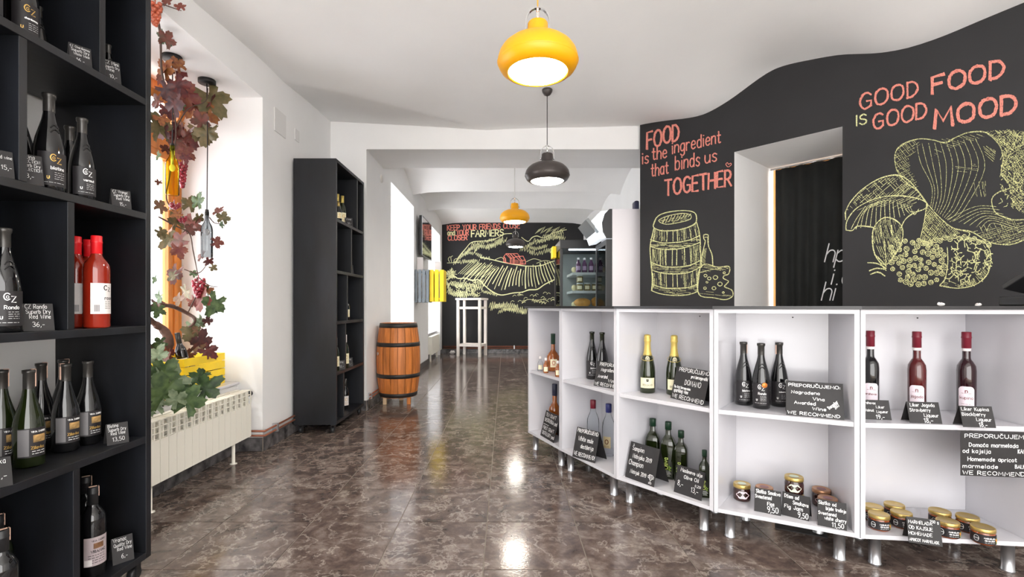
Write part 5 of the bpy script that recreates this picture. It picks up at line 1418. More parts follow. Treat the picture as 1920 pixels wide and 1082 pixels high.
for k, z in enumerate((FZ[1], FZ[2], FZ[3])):
    lump('food_bag', .925 + .0 * k, 6.50, z, .045, (.8, .9, .9), M_pasta, ['pale food bag beside the smoked cheese in the showcase fridge', 'pale food bag beside the jars in the showcase fridge', 'pale food bag beside the plum bottles in the showcase fridge'][k], 'food')

# upright drinks fridge seen from its white side
gx0, gx1, gy0, gy1 = 1.112, 1.70, 5.30, 5.93
gl = Vector(((gx0 + gx1) / 2, (gy0 + gy1) / 2, 0))
dr = thing('drinks_fridge', 'tall upright drinks fridge with a plain white side, black door frame and lit header', 'fridge', gl)
def GP(name, m, *bx, bev=.004, M=None):
    return MB(gl).box(*bx, M=M).build(name, m, dr, bevel=bev)
M_fridgeside = mat('fridge_side_enamel', (226, 222, 226), .3)
GP('body', M_fridgeside, gx0 + .06, gx1, gy0, gy1, .06, 2.17); GP('plinth', M_rubber, gx0 + .08, gx1, gy0 + .01, gy1 - .01, 0, .0595)
GP('door_frame', M_rubber, gx0 - .005, gx0 + .0595, gy0, gy0 + .05, .1, 1.84); GP('door_frame', M_rubber, gx0 - .005, gx0 + .0595, gy1 - .05, gy1, .1, 1.84)
GP('door_frame', M_rubber, gx0 - .005, gx0 + .0595, gy0 + .0505, gy1 - .0505, .1, .16); GP('door_frame', M_rubber, gx0 - .005, gx0 + .0595, gy0 + .0505, gy1 - .0505, 1.78, 1.84)
M_blue = mat('blue_lit_drinks', (120, 170, 216), .4, emit=.9, var=.0)
GP('lit_interior', M_blue, gx0 + .045, gx0 + .0595, gy0 + .051, gy1 - .051, .161, 1.779, bev=0)
for r_ in range(7):
    GP('wire_shelf', M_alu, gx0 + .012, gx0 + .044, gy0 + .052, gy1 - .052, .22 + r_ * .22, .228 + r_ * .22, bev=0)
    cans = MB(gl)
    for c_ in range(8):
        cans.lathe([(0, 0), (.015, 0), (.015, .11), (.008, .13), (.008, .15), (0, .15)], 10, (gx0 + .028, gy0 + .085 + c_ * .065, .2285 + r_ * .22))
    tag(cans.build('row_of_cans', mat('drink_cans_%d' % r_, [(60, 70, 90), (150, 60, 60), (200, 200, 205), (70, 100, 150), (150, 170, 90), (60, 60, 70), (190, 190, 200)][r_], .3), dr), kind='stuff')
GP('glass_door', M_case, gx0 + .003, gx0 + .008, gy0 + .051, gy1 - .051, .161, 1.779, bev=0)
# header: rounded black cheeks with a sloping lit sign between them
for y in (gy0, gy1 - .02):
    m = MB(gl); vs = [(gx0 + .06, 1.85), (gx0 + .0, 1.85), (gx0 - .04, 1.92), (gx0 - .05, 2.02), (gx0 - .02, 2.12), (gx0 + .03, 2.17), (gx0 + .0595, 2.17), (gx0 + .0595, 1.85)]
    vs = vs[1:7] + [vs[7]]
    n = len(vs)
    m._add([(a, y, z) for a, z in vs] + [(a, y + .02, z) for a, z in vs], [tuple(range(n)), tuple(range(n, 2 * n))[::-1]] + [(i, i + n, (i + 1) % n + n, (i + 1) % n) for i in range(n)])
    m.build('header_cheek', M_rubber, dr)
M_lightbox = mat('lit_header_sign', (236, 242, 246), .4, emit=.9)
m = MB(gl); pr_ = [(gx0 + .0, 1.86), (gx0 - .09, 1.84), (gx0 - .13, 1.95), (gx0 - .11, 2.06), (gx0 - .06, 2.15), (gx0 + .03, 2.16)]
n = len(pr_); ya, yb = gy0 + .03, gy1 - .03
m._add([(a, ya, z) for a, z in pr_] + [(a, yb, z) for a, z in pr_], [tuple(range(n)), tuple(range(n, 2 * n))[::-1]] + [(i, i + n, (i + 1) % n + n, (i + 1) % n) for i in range(n)])
m.build('header_sign', M_lightbox, dr)
Mx = Matrix.Translation((gx0 - .15, 0, 1.99)) @ Matrix.Rotation(R(-38), 4, 'Y')
GP('header_edge_strip', mat('grey_strip', (120, 124, 126), .4), -.018, .018, gy0 + .03, gy1 - .03, -.10, .10, bev=.002, M=Mx)
tag(MB().box(1.66, 1.72, 6.2, 6.34, 2.02, 2.46).build('wall_sign', mat('navy_lightbox', (34, 36, 70), .3), bevel=.02), 'dark navy upright sign on the right wall above the fridges', 'sign')
tag(MB().box(1.7205, 1.829, 6.25, 6.29, 2.2, 2.26).build('sign_bracket', M_rubber), 'black bracket carrying the navy sign', 'bracket')

# plates on the left wall
def plate(y, z, w, h, label):
    tag(MB().box(XW + .0005, XW + .008, y - w / 2, y + w / 2, z - h / 2, z + h / 2).build('wall_plate', mat('ivory_plate', (218, 216, 214), .45), bevel=.002), label, 'plate')
plate(3.98, 2.61, .2, .19, 'square white cover plate high on the left wall beyond the niche')
plate(4.30, 2.62, .09, .10, 'small white plate beside the square cover plate on the left wall')
tag(MB().lathe([(.05, 0), (.045, .012), (0, .014)], 20, M=Matrix.Rotation(R(90), 3, 'Y')).build('wall_plate', mat('ivory_disc', (218, 214, 208), .5)), 'round white plate high on the rear left wall', 'plate').location = (XB + .0005, 5.75, 2.62)

# ------------------------------------------------------------------ curtain in the door opening
um, dcur = 1.36, .80
cu = MB(); vs = []; fs = []
n = 72; zt, zb = 2.465, .02
u0, u1 = UL + .055, UR - .012
for k in range(n + 1):
    t = k / n; u = u0 + (u1 - u0) * t
    for i in range(9):
        s = i / 8
        amp = .014 + .022 * s
        d = dcur + amp * math.sin(t * 11 * math.pi * (1 + .06 * math.sin(5 * t)) + .3 * s)
        p = wl(u - .02 * s * math.sin(t * 3), d)
        vs.append((p[0], p[1], zt + (zb - zt) * s))
for k in range(n):
    for i in range(8):
        a = k * 9 + i; fs.append((a, a + 9, a + 10, a + 1))
cur = thing('curtain', 'black curtain with white handwriting hanging in the door opening', 'curtain', (wl(um, dcur)[0], wl(um, dcur)[1], 0))
cl = cur.location
c2 = MB(cl); c2._add(vs, fs, 0, True)
co = c2.build('cloth', mat('black_curtain_cloth', (27, 29, 28), .85, var=.15), cur)
so = co.modifiers.new('thickness', 'SOLIDIFY'); so.thickness = .003
pa, pb_ = wl(UL + .01, dcur), wl(UR - .006, dcur)
MB(cl).tube([(pa[0], pa[1], 2.475), (pb_[0], pb_[1], 2.475)], .010, 10).build('rod', M_chrome, cur)
for k in range(8):
    p = wl(u0 + .03 + (u1 - u0 - .06) * k / 7, dcur)
    MB(cl).tube([(p[0] + .0 , p[1], 2.475 - .016 + .016 * 0), (p[0], p[1], 2.46)], .003, 6).build('ring', M_chrome, cur)
lt = MB(cl)
def on_cloth(px, py):
    d = dcur - .040
    dx, dy, dz = (px - CX) / F, 1.0, -(py - CY) / F
    c = C0 - NO * d
    t = (c.x * NO.x + c.y * NO.y) / (dx * NO.x + dy * NO.y)
    return Vector((dx * t, t, H + dz * t))
for txt, x, y, s in (('hp', 1546, 491, 34), ('i o', 1557, 533, 30), ('hi .', 1540, 563, 34)):
    polys, w_ = text_polys(txt, gap=1.0, sub=4, slant=.25)
    for p in polys:
        lt.ribbon([(x + a * s, y - b * s) for a, b in p], 2.2, on_cloth)
lt.build('lettering', M_chalkw, cur)

# ------------------------------------------------------------------ chalk drawings and lettering on the chalkboard walls
def on_chalk(px, py, off=.0025):
    dx, dy, dz = (px - CX) / F, 1.0, -(py - CY) / F
    c = C0 + NO * off
    t = (c.x * NO.x + c.y * NO.y) / (dx * NO.x + dy * NO.y)
    return Vector((dx * t, t, H + dz * t))
def on_back(px, py, off=.004):
    return at(px, py, BACKY - off)

class Chalk:
    def __init__(self, fn):
        self.mb = MB(); self.r = random.Random(11); self.k = 0
        base = .0022 if fn is on_chalk else .004
        step = .0001 if fn is on_chalk else .0003
        # every stroke lies a hair above the last, as chalk does
        self.fn = lambda px, py: fn(px, py, base + step * self.k)
        rib = self.mb.ribbon
        def ribbon(*a):
            self.k = (self.k + 1) % 23
            return rib(*a)
        self.mb.ribbon = ribbon
    def line(self, pts, w=1.6, sm=True, jit=.0, passes=1):
        for _ in range(passes):
            q = [(x + self.r.uniform(-jit, jit), y + self.r.uniform(-jit, jit)) for x, y in pts]
            if pts[0] == pts[-1] and len(q) > 2: q[-1] = q[0]
            if sm: q = smooth_pts(q, 5)
            self.mb.ribbon(q, w, self.fn)
    def circle(self, x, y, r, w=1.2, k=1.0):
        self.line([(x + r * math.cos(a), y + r * k * math.sin(a)) for a in [2 * math.pi * i / 9 for i in range(9)]] + [(x + r, y)], w)
    def hatch(self, poly, gap, ang, w=.8, keep=.8, seg=18, jit=.6):
        c, s = math.cos(ang), math.sin(ang)
        P = [(x * c + y * s, -x * s + y * c) for x, y in poly]
        y = min(p[1] for p in P) + gap / 2; ymax = max(p[1] for p in P)
        while y < ymax:
            xs = []
            for i in range(len(P)):
                a, b = P[i], P[(i + 1) % len(P)]
                if (a[1] <= y) != (b[1] <= y): xs.append(a[0] + (y - a[1]) / (b[1] - a[1]) * (b[0] - a[0]))
            xs.sort()
            for i in range(0, len(xs) - 1, 2):
                x = xs[i]
                while x < xs[i + 1]:
                    L = min(seg * self.r.uniform(.5, 1.6), xs[i + 1] - x)
                    if self.r.random() < keep and L > 1:
                        y0 = y + self.r.uniform(-jit, jit); y1 = y + self.r.uniform(-jit, jit)
                        self.mb.ribbon([(x * c - y0 * s, x * s + y0 * c), ((x + L) * c - y1 * s, (x + L) * s + y1 * c)], w * self.r.uniform(.6, 1.3), self.fn)
                    x += L + self.r.uniform(1, 4)
            y += gap * self.r.uniform(.7, 1.3)
    def zig(self, pts, amp, step, w=1.4, ang=-1.2):
        """scribbled foliage along a line"""
        q = smooth_pts(pts, 6); out = []; k = 0
        for i in range(len(q) - 1):
            L = math.hypot(q[i + 1][0] - q[i][0], q[i + 1][1] - q[i][1]); n = max(1, int(L / step))
            for j in range(n):
                t = j / n; s = amp * (1 if k % 2 else -1) * self.r.uniform(.5, 1.1); k += 1
                out.append((q[i][0] + (q[i + 1][0] - q[i][0]) * t + s * math.cos(ang) * .6, q[i][1] + (q[i + 1][1] - q[i][1]) * t + s * math.sin(ang)))
        if len(out) > 2: self.mb.ribbon(smooth_pts(out, 3), w, self.fn)
    def text(self, txt, p0, p1, cap, w, passes=1, jit=.0, gap=2.0):
        polys, wd = text_polys(txt, gap=gap, sub=4, jit=.25)
        for _ in range(passes):
            for q in polys:
                pts = []
                for a, b in q:
                    t = a / wd
                    pts.append((p0[0] + (p1[0] - p0[0]) * t + self.r.uniform(-jit, jit), p0[1] + (p1[1] - p0[1]) * t - cap * b + self.r.uniform(-jit, jit)))
                self.mb.ribbon(pts, w, self.fn)
    def done(self, name, m, parent, label=None):
        o = self.mb.build(name, m, parent)
        if label: o['label'] = label
        return o

wb = bpy.data.objects['wall_back']
# the far board: crop coordinates of the photograph -> pixels
def c6(*p): return [(740 + u * .2773, 380 + v * .2773) for u, v in p]
k = Chalk(on_back); k.r = random.Random(5)
def tx6(txt, u0, v0, u1, v1, cap, w, **kw): a, b = c6((u0, v0), (u1, v1)); k.text(txt, a, b, cap * .2773, w, **kw)
tx6('KEEP YOUR FRIENDS CLOSE', 356, 188, 845, 172, 34, 1.7, passes=1); tx6('YOUR', 420, 221, 500, 219, 34, 1.6, passes=1); tx6('CLOSER', 360, 256, 490, 251, 32, 1.7, passes=1)
k.done('red_lettering', C_farred, wb)
k = Chalk(on_back)
tx6('and', 358, 221, 406, 220, 34, 1.8); tx6('FARMERS', 519, 232, 735, 222, 42, 2.2, passes=1)
k.done('yellow_lettering', C_faryel, wb)
k = Chalk(on_back)
k.line(c6((412, 402), (440, 360), (480, 312), (520, 270), (580, 260), (640, 256), (700, 236), (735, 214), (790, 208)), 1.2, passes=2, jit=.5)
k.line(c6((860, 236), (900, 262), (930, 236), (965, 226), (1010, 238), (1080, 202), (1160, 182)), 1.2, passes=2, jit=.5)
for pts, a in (([(540, 330), (570, 300), (640, 300), (720, 270), (760, 250)], 20), ([(520, 280), (570, 275), (620, 262), (690, 245)], 14), ([(880, 300), (940, 270), (1000, 262), (1060, 240), (1150, 225)], 18), ([(940, 250), (1000, 255), (1080, 215), (1150, 200)], 14),
               ([(850, 310), (900, 325), (960, 345), (1010, 330), (1070, 320)], 20), ([(400, 405), (450, 400), (520, 395), (580, 392)], 16), ([(480, 345), (540, 340), (600, 372), (650, 376)], 16), ([(1000, 225), (1080, 230), (1160, 250)], 16)):
    k.zig(c6(*pts), a * .2773, 1.5, .75, -1.3)
k.line(c6((580, 370), (660, 385), (740, 405), (830, 420), (900, 428), (990, 425), (1075, 396), (1170, 380)), 1.5, passes=2, jit=.5)
top = lambda t: (600 + 500 * t, 376 + 52 * math.sin(math.pi * min(1, t * 1.15)) - 30 * max(0, t - .85))
for i in range(34):
    t = i / 33
    u, v = top(t); u2 = 470 + (u - 600) * 1.5 - 40 * (1 - t); v2 = 505 + 100 * math.sin(math.pi * min(1, max(0, .12 + t * .8))) * (.75 + .25 * k.r.random())
    f0, f1 = k.r.uniform(0, .25), k.r.uniform(.75, 1.0)
    a = (u + (u2 - u) * f0, v + (v2 - v) * f0); b = (u + (u2 - u) * f1, v + (v2 - v) * f1)
    k.line(c6(a, ((a[0] + b[0]) / 2 - 4, (a[1] + b[1]) / 2), b), 1.7 if i % 2 else .9, passes=2 if i % 3 else 1, jit=.5)
for i in range(14):
    u = 430 + i * 14; k.line(c6((u + 90, 395 + i * 3), (u, 480 + i * 2)), .7, sm=False)
k.line(c6((350, 520), (400, 500), (430, 512), (480, 510), (520, 525), (570, 522), (610, 560), (660, 600), (720, 625), (800, 612), (860, 606), (910, 590), (965, 585), (1010, 555), (1060, 530), (1120, 505)), 1.6, passes=2, jit=.6)
for i in range(60):     # round bush at the left edge
    a = k.r.uniform(0, 2 * math.pi); r0 = k.r.uniform(2, 20); r1 = r0 + k.r.uniform(8, 30)
    k.line(c6((380 + r0 * math.cos(a), 482 + r0 * math.sin(a)), (380 + r1 * math.cos(a + .3), 482 + r1 * math.sin(a + .3))), .9, sm=False)
for pts, a in (([(350, 530), (370, 580), (410, 610), (470, 620)], 26), ([(480, 600), (520, 570), (570, 545), (600, 540)], 26), ([(440, 600), (500, 620), (570, 630)], 18), ([(360, 560), (400, 540), (460, 560)], 14), ([(640, 690), (720, 705), (800, 720), (900, 735)], 26), ([(650, 715), (740, 690), (840, 710)], 22), ([(700, 740), (780, 720), (880, 745)], 14), ([(590, 600), (650, 612), (700, 630)], 12), ([(930, 660), (980, 670), (1030, 680)], 12), ([(430, 380), (480, 340), (530, 300), (600, 290)], 20), ([(620, 300), (690, 270), (740, 235)], 22), ([(900, 300), (960, 310), (1040, 290)], 16), ([(370, 545), (430, 560), (500, 555), (560, 575)], 16), ([(355, 600), (420, 625), (500, 632)], 16), ([(520, 600), (560, 570), (600, 575)], 22)):
    k.zig(c6(*pts), a * .2773, 1.4, .8, -1.4)
for i in range(36):
    u, v = k.r.uniform(360, 560), k.r.uniform(525, 620); k.line(c6((u, v), (u + 10, v + 12), (u + 22, v + 4)), .8)
for i in range(24):
    u, v = k.r.uniform(760, 1080), k.r.uniform(600, 680); k.line(c6((u, v + 10), (u + 12, v), (u + 24, v + 6)), .7)
k.line(c6((862, 680), (900, 655), (960, 660), (1010, 655), (1040, 670)), .9)
for q in ([(370, 400), (362, 380), (375, 365)], [(385, 402), (380, 370), (392, 360)], [(398, 405), (404, 385), (420, 378)], [(355, 408), (400, 406), (440, 404)], [(680, 385), (720, 370), (735, 382)], [(890, 400), (940, 380), (990, 392)], [(960, 410), (1010, 392), (1050, 396)]):
    k.line(c6(*q), .9)
for i in range(26):
    u = 950 + i * 7; k.line(c6((u, 210 - (i % 5) * 4), (u + 26, 180 - (i % 7) * 3)), .5, sm=False)
k.done('landscape_drawing', C_faryel, wb)
k = Chalk(on_back)
for q in ([(738, 400), (738, 365), (752, 346), (830, 344), (848, 368)], [(738, 365), (750, 380), (752, 405)], [(752, 346), (782, 378), (782, 410)], [(782, 378), (806, 372)], [(806, 412), (806, 378), (820, 364), (868, 362), (884, 392), (884, 414)], [(820, 364), (848, 392), (848, 414)], [(848, 392), (884, 390)], [(738, 400), (782, 412), (806, 414), (848, 416), (884, 414)], [(782, 346), (806, 372)], [(800, 345), (822, 366)], [(836, 362), (860, 390)], [(765, 346), (790, 376)], [(856, 400), (868, 400), (868, 412), (856, 412), (856, 400)], [(745, 385), (748, 385), (748, 395)]):
    k.line(c6(*q), 1.3, sm=False, passes=2, jit=.3)
for i in range(9): k.line(c6((786 + i * 6, 380 + i), (790 + i * 6, 408)), .6, sm=False)
k.done('barn_drawing', C_farred, wb)

wr = wall_right
k = Chalk(on_chalk)
k.text('FOOD', (1213, 279), (1273, 262), 30, 3.4, passes=3, jit=.7); k.text('is', (1204, 308), (1216, 305), 21, 2.2, passes=2, jit=.3); k.text('the', (1223, 300), (1250, 295), 23, 2.2, passes=2, jit=.3)
k.text('ingredient', (1260, 288), (1351, 267), 23, 2.2, passes=2, jit=.3); k.text('that', (1221, 331), (1253, 325), 23, 2.2, passes=2, jit=.3); k.text('binds', (1266, 319), (1312, 310), 25, 2.2, passes=2, jit=.3); k.text('us', (1322, 306), (1344, 302), 23, 2.2, passes=2, jit=.3)
k.text('TOGETHER', (1247, 367), (1371, 348), 29, 3.4, passes=3, jit=.7)
k.line([(1365, 313), (1361, 308), (1364, 305), (1366, 308), (1370, 306), (1371, 309), (1365, 313)], 1.2)
k.done('red_lettering', C_red, wr)
k = Chalk(on_chalk)
k.text('GOOD', (1612, 206), (1722, 178), 29, 3.2, passes=3, jit=.9); k.text('FOOD', (1748, 176), (1883, 143), 32, 4.6, passes=4, jit=1.3)
k.text('GOOD', (1637, 243), (1737, 221), 29, 3.2, passes=3, jit=.9); k.text('MOOD', (1752, 240), (1906, 210), 35, 5.0, passes=4, jit=1.4)
k.done('red_lettering', C_red, wr)
k = Chalk(on_chalk); k.text('IS', (1605, 236), (1625, 232), 19, 2.4, passes=2, jit=.5); k.done('yellow_lettering', C_yel, wr)

# barrel, bottle and cheese
def c2_(*p): return [(1170 + u * .3513, 220 + v * .3513) for u, v in p]
k = Chalk(on_chalk)
L = lambda *p, w=1.5, ps=2, j=.5: k.line(c2_(*p), w, passes=ps, jit=j)
L((160, 590), (162, 560), (185, 525), (240, 505), (320, 497), (375, 508), (388, 540), (372, 572), (300, 598), (210, 606), (160, 590)); L((186, 552), (230, 527), (310, 513), (356, 523), (350, 545), (290, 562), (225, 570), (186, 552), w=1.2)
for i in range(9): L((205 + i * 17, 566 - i * 4), (222 + i * 17, 530 - i * 2), w=.9, ps=2)
L((160, 590), (146, 650), (140, 705), (146, 790), (150, 860), (148, 925)); L((388, 560), (402, 620), (408, 700), (405, 800), (396, 880), (392, 930)); L((148, 925), (200, 944), (280, 951), (350, 944), (392, 930))
for (a, b, c, d, e_) in (((142, 652), (200, 668), (280, 668), (350, 655), (405, 630)), ((142, 690), (200, 704), (280, 704), (350, 690), (406, 668)), ((145, 775), (205, 795), (280, 800), (350, 790), (405, 765)), ((148, 815), (210, 832), (280, 836), (350, 826), (402, 802)), ((150, 890), (210, 910), (290, 912), (350, 905), (394, 890))):
    L(a, b, c, d, e_)
for x0, x1 in ((165, 158), (205, 198), (232, 228), (262, 262), (285, 286), (320, 326), (352, 362), (378, 390)):
    L((x0, 604 - abs(x0 - 270) * .05), (x1, 662), w=1.0); L((x1 - 4, 702), (x1 - 5, 790), w=1.0); L((x1 - 3, 834), (x1 - 1, 905), w=1.0)
for poly, g, a in (([(142, 652), (200, 668), (280, 668), (350, 655), (405, 630), (406, 668), (350, 690), (280, 704), (200, 704), (142, 690)], 2.2, .0), ([(145, 775), (205, 795), (280, 800), (350, 790), (405, 765), (402, 802), (350, 826), (280, 836), (210, 832), (148, 815)], 2.2, 0), ([(150, 890), (210, 910), (290, 912), (350, 905), (394, 890), (392, 930), (280, 951), (148, 925)], 2.2, .1),
                   ([(160, 600), (230, 610), (228, 662), (146, 648)], 2.4, 1.5), ([(270, 604), (385, 570), (400, 625), (290, 664)], 3.2, 1.5), ([(145, 705), (230, 708), (228, 790), (148, 775)], 2.4, 1.5), ([(300, 704), (405, 680), (402, 765), (320, 795)], 3.0, 1.5), ([(148, 830), (230, 838), (226, 905), (150, 888)], 2.4, 1.5), ([(300, 838), (402, 808), (394, 888), (320, 905)], 3.0, 1.5), ([(190, 550), (350, 520), (345, 545), (230, 568)], 2.6, -.4)):
    k.hatch(c2_(*poly), g, a, .7, .72, 14)
k.done('barrel_drawing', C_yel, wr)
k = Chalk(on_chalk)
L((415, 800), (414, 750), (425, 700), (434, 660), (427, 650), (426, 630), (438, 624), (449, 630), (448, 650), (452, 690), (470, 735), (473, 790)); L((429, 640), (447, 640), w=1)
L((398, 832), (430, 785), (500, 800), (560, 797), (560, 835), (536, 845), (530, 860), (556, 874), (546, 890), (538, 905), (575, 922), (580, 955), (540, 972), (480, 962), (400, 945), (398, 832)); L((402, 828), (470, 812), (520, 806), w=1)
for x, y, r in ((435, 845, 8), (455, 860, 9), (488, 855, 12), (443, 880, 5), (512, 890, 12), (480, 912, 10), (432, 912, 7), (530, 935, 5), (535, 830, 6)):
    (cx_, cy_), = c2_((x, y)); k.circle(cx_, cy_, r * .3513, 1.4, .85)
k.hatch(c2_((418, 740), (428, 700), (440, 700), (432, 790), (416, 790)), 1.5, .9, .7, .9); k.hatch(c2_((430, 790), (555, 802), (555, 812), (410, 830)), 2, .2, .6, .7); k.hatch(c2_((402, 925), (575, 945), (570, 968), (402, 945)), 2, .1, .6, .6)
k.done('bottle_and_cheese_drawing', C_yel, wr)

# mushrooms
def c3(*p): return [(1560 + u * .4806, 80 + v * .4806) for u, v in p]
k = Chalk(on_chalk)
L = lambda *p, w=1.4, ps=2, j=.8: k.line(c3(*p), w, passes=ps, jit=j)
bigcap = [(370, 625), (335, 580), (290, 545), (255, 500), (245, 440), (268, 402), (330, 376), (390, 380), (440, 390), (485, 368), (540, 350), (605, 352), (650, 395), (668, 450), (662, 510), (692, 560), (655, 580), (625, 610), (640, 660), (700, 650), (749, 665), (749, 770), (690, 788), (620, 780), (540, 735), (480, 725), (420, 680)]
L(*bigcap[:13]); L((749, 770), (690, 789), (615, 778), (545, 738), (480, 726), (420, 682), (370, 625)); L((368, 625), (362, 690), (340, 790)); L((480, 726), (535, 742), (530, 760))
L((605, 352), (650, 395), (668, 450), (662, 510), (694, 562), (652, 582), (622, 612), (640, 665), (700, 690), (749, 690))
for i in range(11):
    t = i / 10
    L((385 + 75 * t, 640 + 60 * t), (390 + 120 * t, 560 + 95 * t), (345 + 250 * t, 470 + 20 * t), (330 + 230 * t, 395 - 20 * t), w=.9, ps=1)
for i in range(8):
    L((450 + i * 22, 690 + i * 6), (560 + i * 10, 640 + i * 9), (640 + i * 14, 640 + i * 14), w=.9, ps=1)
k.hatch(c3((250, 500), (246, 440), (270, 402), (330, 378), (320, 420), (290, 470), (330, 560)), 3.2, .9, .7, .7, 16); k.hatch(c3((248, 500), (246, 440), (330, 378), (345, 395), (300, 470), (350, 590)), 4, -.5, .6, .6, 14)
k.hatch(c3((400, 380), (600, 352), (610, 362), (440, 420), (400, 440)), 3.4, .35, .6, .65, 16)
k.hatch(c3((590, 400), (640, 420), (630, 470), (600, 440)), 3, .7, .7, .9, 20); k.hatch(c3((550, 545), (600, 540), (600, 600), (555, 600)), 3, 1.4, .7, .7, 16); k.hatch(c3((480, 480), (560, 470), (570, 500), (490, 510)), 4, .1, .6, .7)
k.hatch(c3((372, 640), (420, 684), (480, 728), (500, 745), (345, 785)), 2.6, .8, .8, .85, 16); k.hatch(c3((372, 640), (420, 684), (480, 728), (500, 745), (345, 785)), 3.2, -.9, .7, .7, 14)
k.hatch(c3((540, 738), (749, 700), (749, 770), (690, 788), (620, 778)), 3.2, -.3, .8, .8, 18); k.hatch(c3((560, 720), (700, 690), (749, 720), (700, 780), (610, 770)), 4.5, 1.1, .6, .6, 12)
lobe = [(605, 345), (680, 340), (749, 345), (749, 668), (715, 645), (700, 610), (692, 562), (664, 510), (670, 450), (650, 395)]
k.hatch(c3(*lobe), 2.4, .8, .9, .8, 9, 1.6); k.hatch(c3(*lobe), 3.0, -.7, .8, .7, 8, 1.6)
for i in range(70):
    u, v = k.r.uniform(655, 745), k.r.uniform(345, 640); L((u, v), (u + k.r.uniform(-12, 12), v + k.r.uniform(4, 14)), (u + k.r.uniform(-16, 16), v + k.r.uniform(12, 26)), w=1.2, ps=1)
k.done('chanterelle_drawing', C_yel2, wr)
k = Chalk(on_chalk); L = lambda *p, w=1.4, ps=2, j=.8: k.line(c3(*p), w, passes=ps, jit=j)
L((52, 662), (70, 622), (118, 572), (190, 530), (262, 518), (320, 558), (366, 622)); L((55, 728), (60, 690), (100, 642), (180, 606), (262, 597), (340, 610), (372, 630), (362, 650), (320, 665), (285, 690), (268, 722)); L((55, 730), (80, 733), (100, 716), (150, 718), (168, 726)); L((52, 662), (54, 690))
L((165, 720), (158, 780), (172, 835), (208, 868), (240, 832), (272, 782), (274, 722), (244, 690), (200, 684), (165, 720))
for i in range(15):
    t = i / 14
    L((75 + 265 * t, 728 - 80 * t ** 1.5), (95 + 225 * t, 690 - 55 * math.sin(t * math.pi) - 20 * t), (130 + 175 * t, 640 - 25 * math.sin(t * math.pi)), w=1.1, ps=1)
k.hatch(c3((56, 655), (118, 575), (190, 533), (262, 520), (320, 560), (355, 610), (260, 596), (180, 604), (90, 645)), 3.2, -.7, .8, .75, 18); k.hatch(c3((56, 655), (118, 575), (190, 533), (262, 520), (320, 560), (260, 592), (180, 604), (90, 645)), 4, .8, .7, .6, 14)
k.hatch(c3((90, 655), (180, 608), (262, 599), (340, 612), (300, 650), (180, 640)), 3, -.4, .7, .7, 14)
k.hatch(c3((165, 720), (200, 690), (244, 692), (272, 725), (270, 780), (215, 800), (160, 780)), 2.8, 1.3, .8, .75, 14); k.hatch(c3((165, 790), (215, 800), (268, 785), (238, 832), (206, 866), (172, 832)), 3, 1.2, .8, .7, 14)
for q in ([(190, 715), (192, 755)], [(232, 712), (234, 750)], [(205, 770), (210, 865)], [(168, 830), (190, 850), (212, 872)], [(140, 858), (175, 862), (212, 880)], [(150, 905), (180, 895), (206, 910)], [(170, 835), (195, 870), (210, 890)], [(145, 890), (175, 880), (208, 884)]): L(*q, w=1.5)
k.done('field_mushroom_drawing', C_yel, wr)
k = Chalk(on_chalk); L = lambda *p, w=1.4, ps=2, j=.8: k.line(c3(*p), w, passes=ps, jit=j)
spots = []
def inb(u, v):
    return ((u - 335) / 108) ** 2 + ((v - 862) / 92) ** 2 < 1 or ((u - 280) / 56) ** 2 + ((v - 815) / 55) ** 2 < 1
tries = 0
while len(spots) < 74 and tries < 6000:
    tries += 1; u, v = k.r.uniform(220, 445), k.r.uniform(760, 955)
    if inb(u, v) and all((u - a) ** 2 + (v - b) ** 2 > 20 ** 2 for a, b in spots): spots.append((u, v))
for i in range(14): spots.append((365 + i * 19, 782 - 26 * math.sin(i / 13 * math.pi) + (i % 2) * 8))
for u, v in spots:
    (x, y), = c3((u, v)); r = k.r.uniform(4.0, 5.2); k.circle(x, y, r, 1.3, .95); k.circle(x + .4, y - .4, r * .5, .9, .9)
    for _ in range(3):
        a = k.r.uniform(0, 6.28); k.line([(x, y), (x + r * .8 * math.cos(a), y + r * .8 * math.sin(a))], .7, sm=False)
k.done('morel_drawing', C_yel, wr)
k = Chalk(on_chalk); L = lambda *p, w=1.4, ps=2, j=.8: k.line(c3(*p), w, passes=ps, jit=j)
L((525, 760), (580, 772), (612, 800), (620, 850), (605, 905), (560, 945), (490, 957), (420, 948)); L((450, 800), (452, 860), (440, 920), (420, 945))
def inb2(u, v): return ((u - 530) / 84) ** 2 + ((v - 862) / 84) ** 2 < 1
for i in range(70):
    u, v = k.r.uniform(450, 615), k.r.uniform(775, 945)
    if not inb2(u, v): continue
    a = k.r.uniform(0, 6.28); l = k.r.uniform(12, 26)
    p0 = (u, v); p1 = (u + l * math.cos(a), v + l * math.sin(a)); p2 = (p1[0] + l * .7 * math.cos(a + .9), p1[1] + l * .7 * math.sin(a + .9)); p3 = (p1[0] + l * .6 * math.cos(a - .8), p1[1] + l * .6 * math.sin(a - .8))
    L(p0, p1, p2, w=1.7, ps=1); L(p1, p3, w=1.4, ps=1)
k.hatch(c3((590, 790), (614, 800), (620, 850), (605, 905), (560, 945), (500, 955), (580, 900), (600, 840)), 2.4, .9, .8, .8, 10)
k.hatch(c3((430, 930), (560, 930), (540, 952), (440, 955)), 2.6, .4, .7, .7, 10)
k.done('truffle_drawing', C_yel, wr)
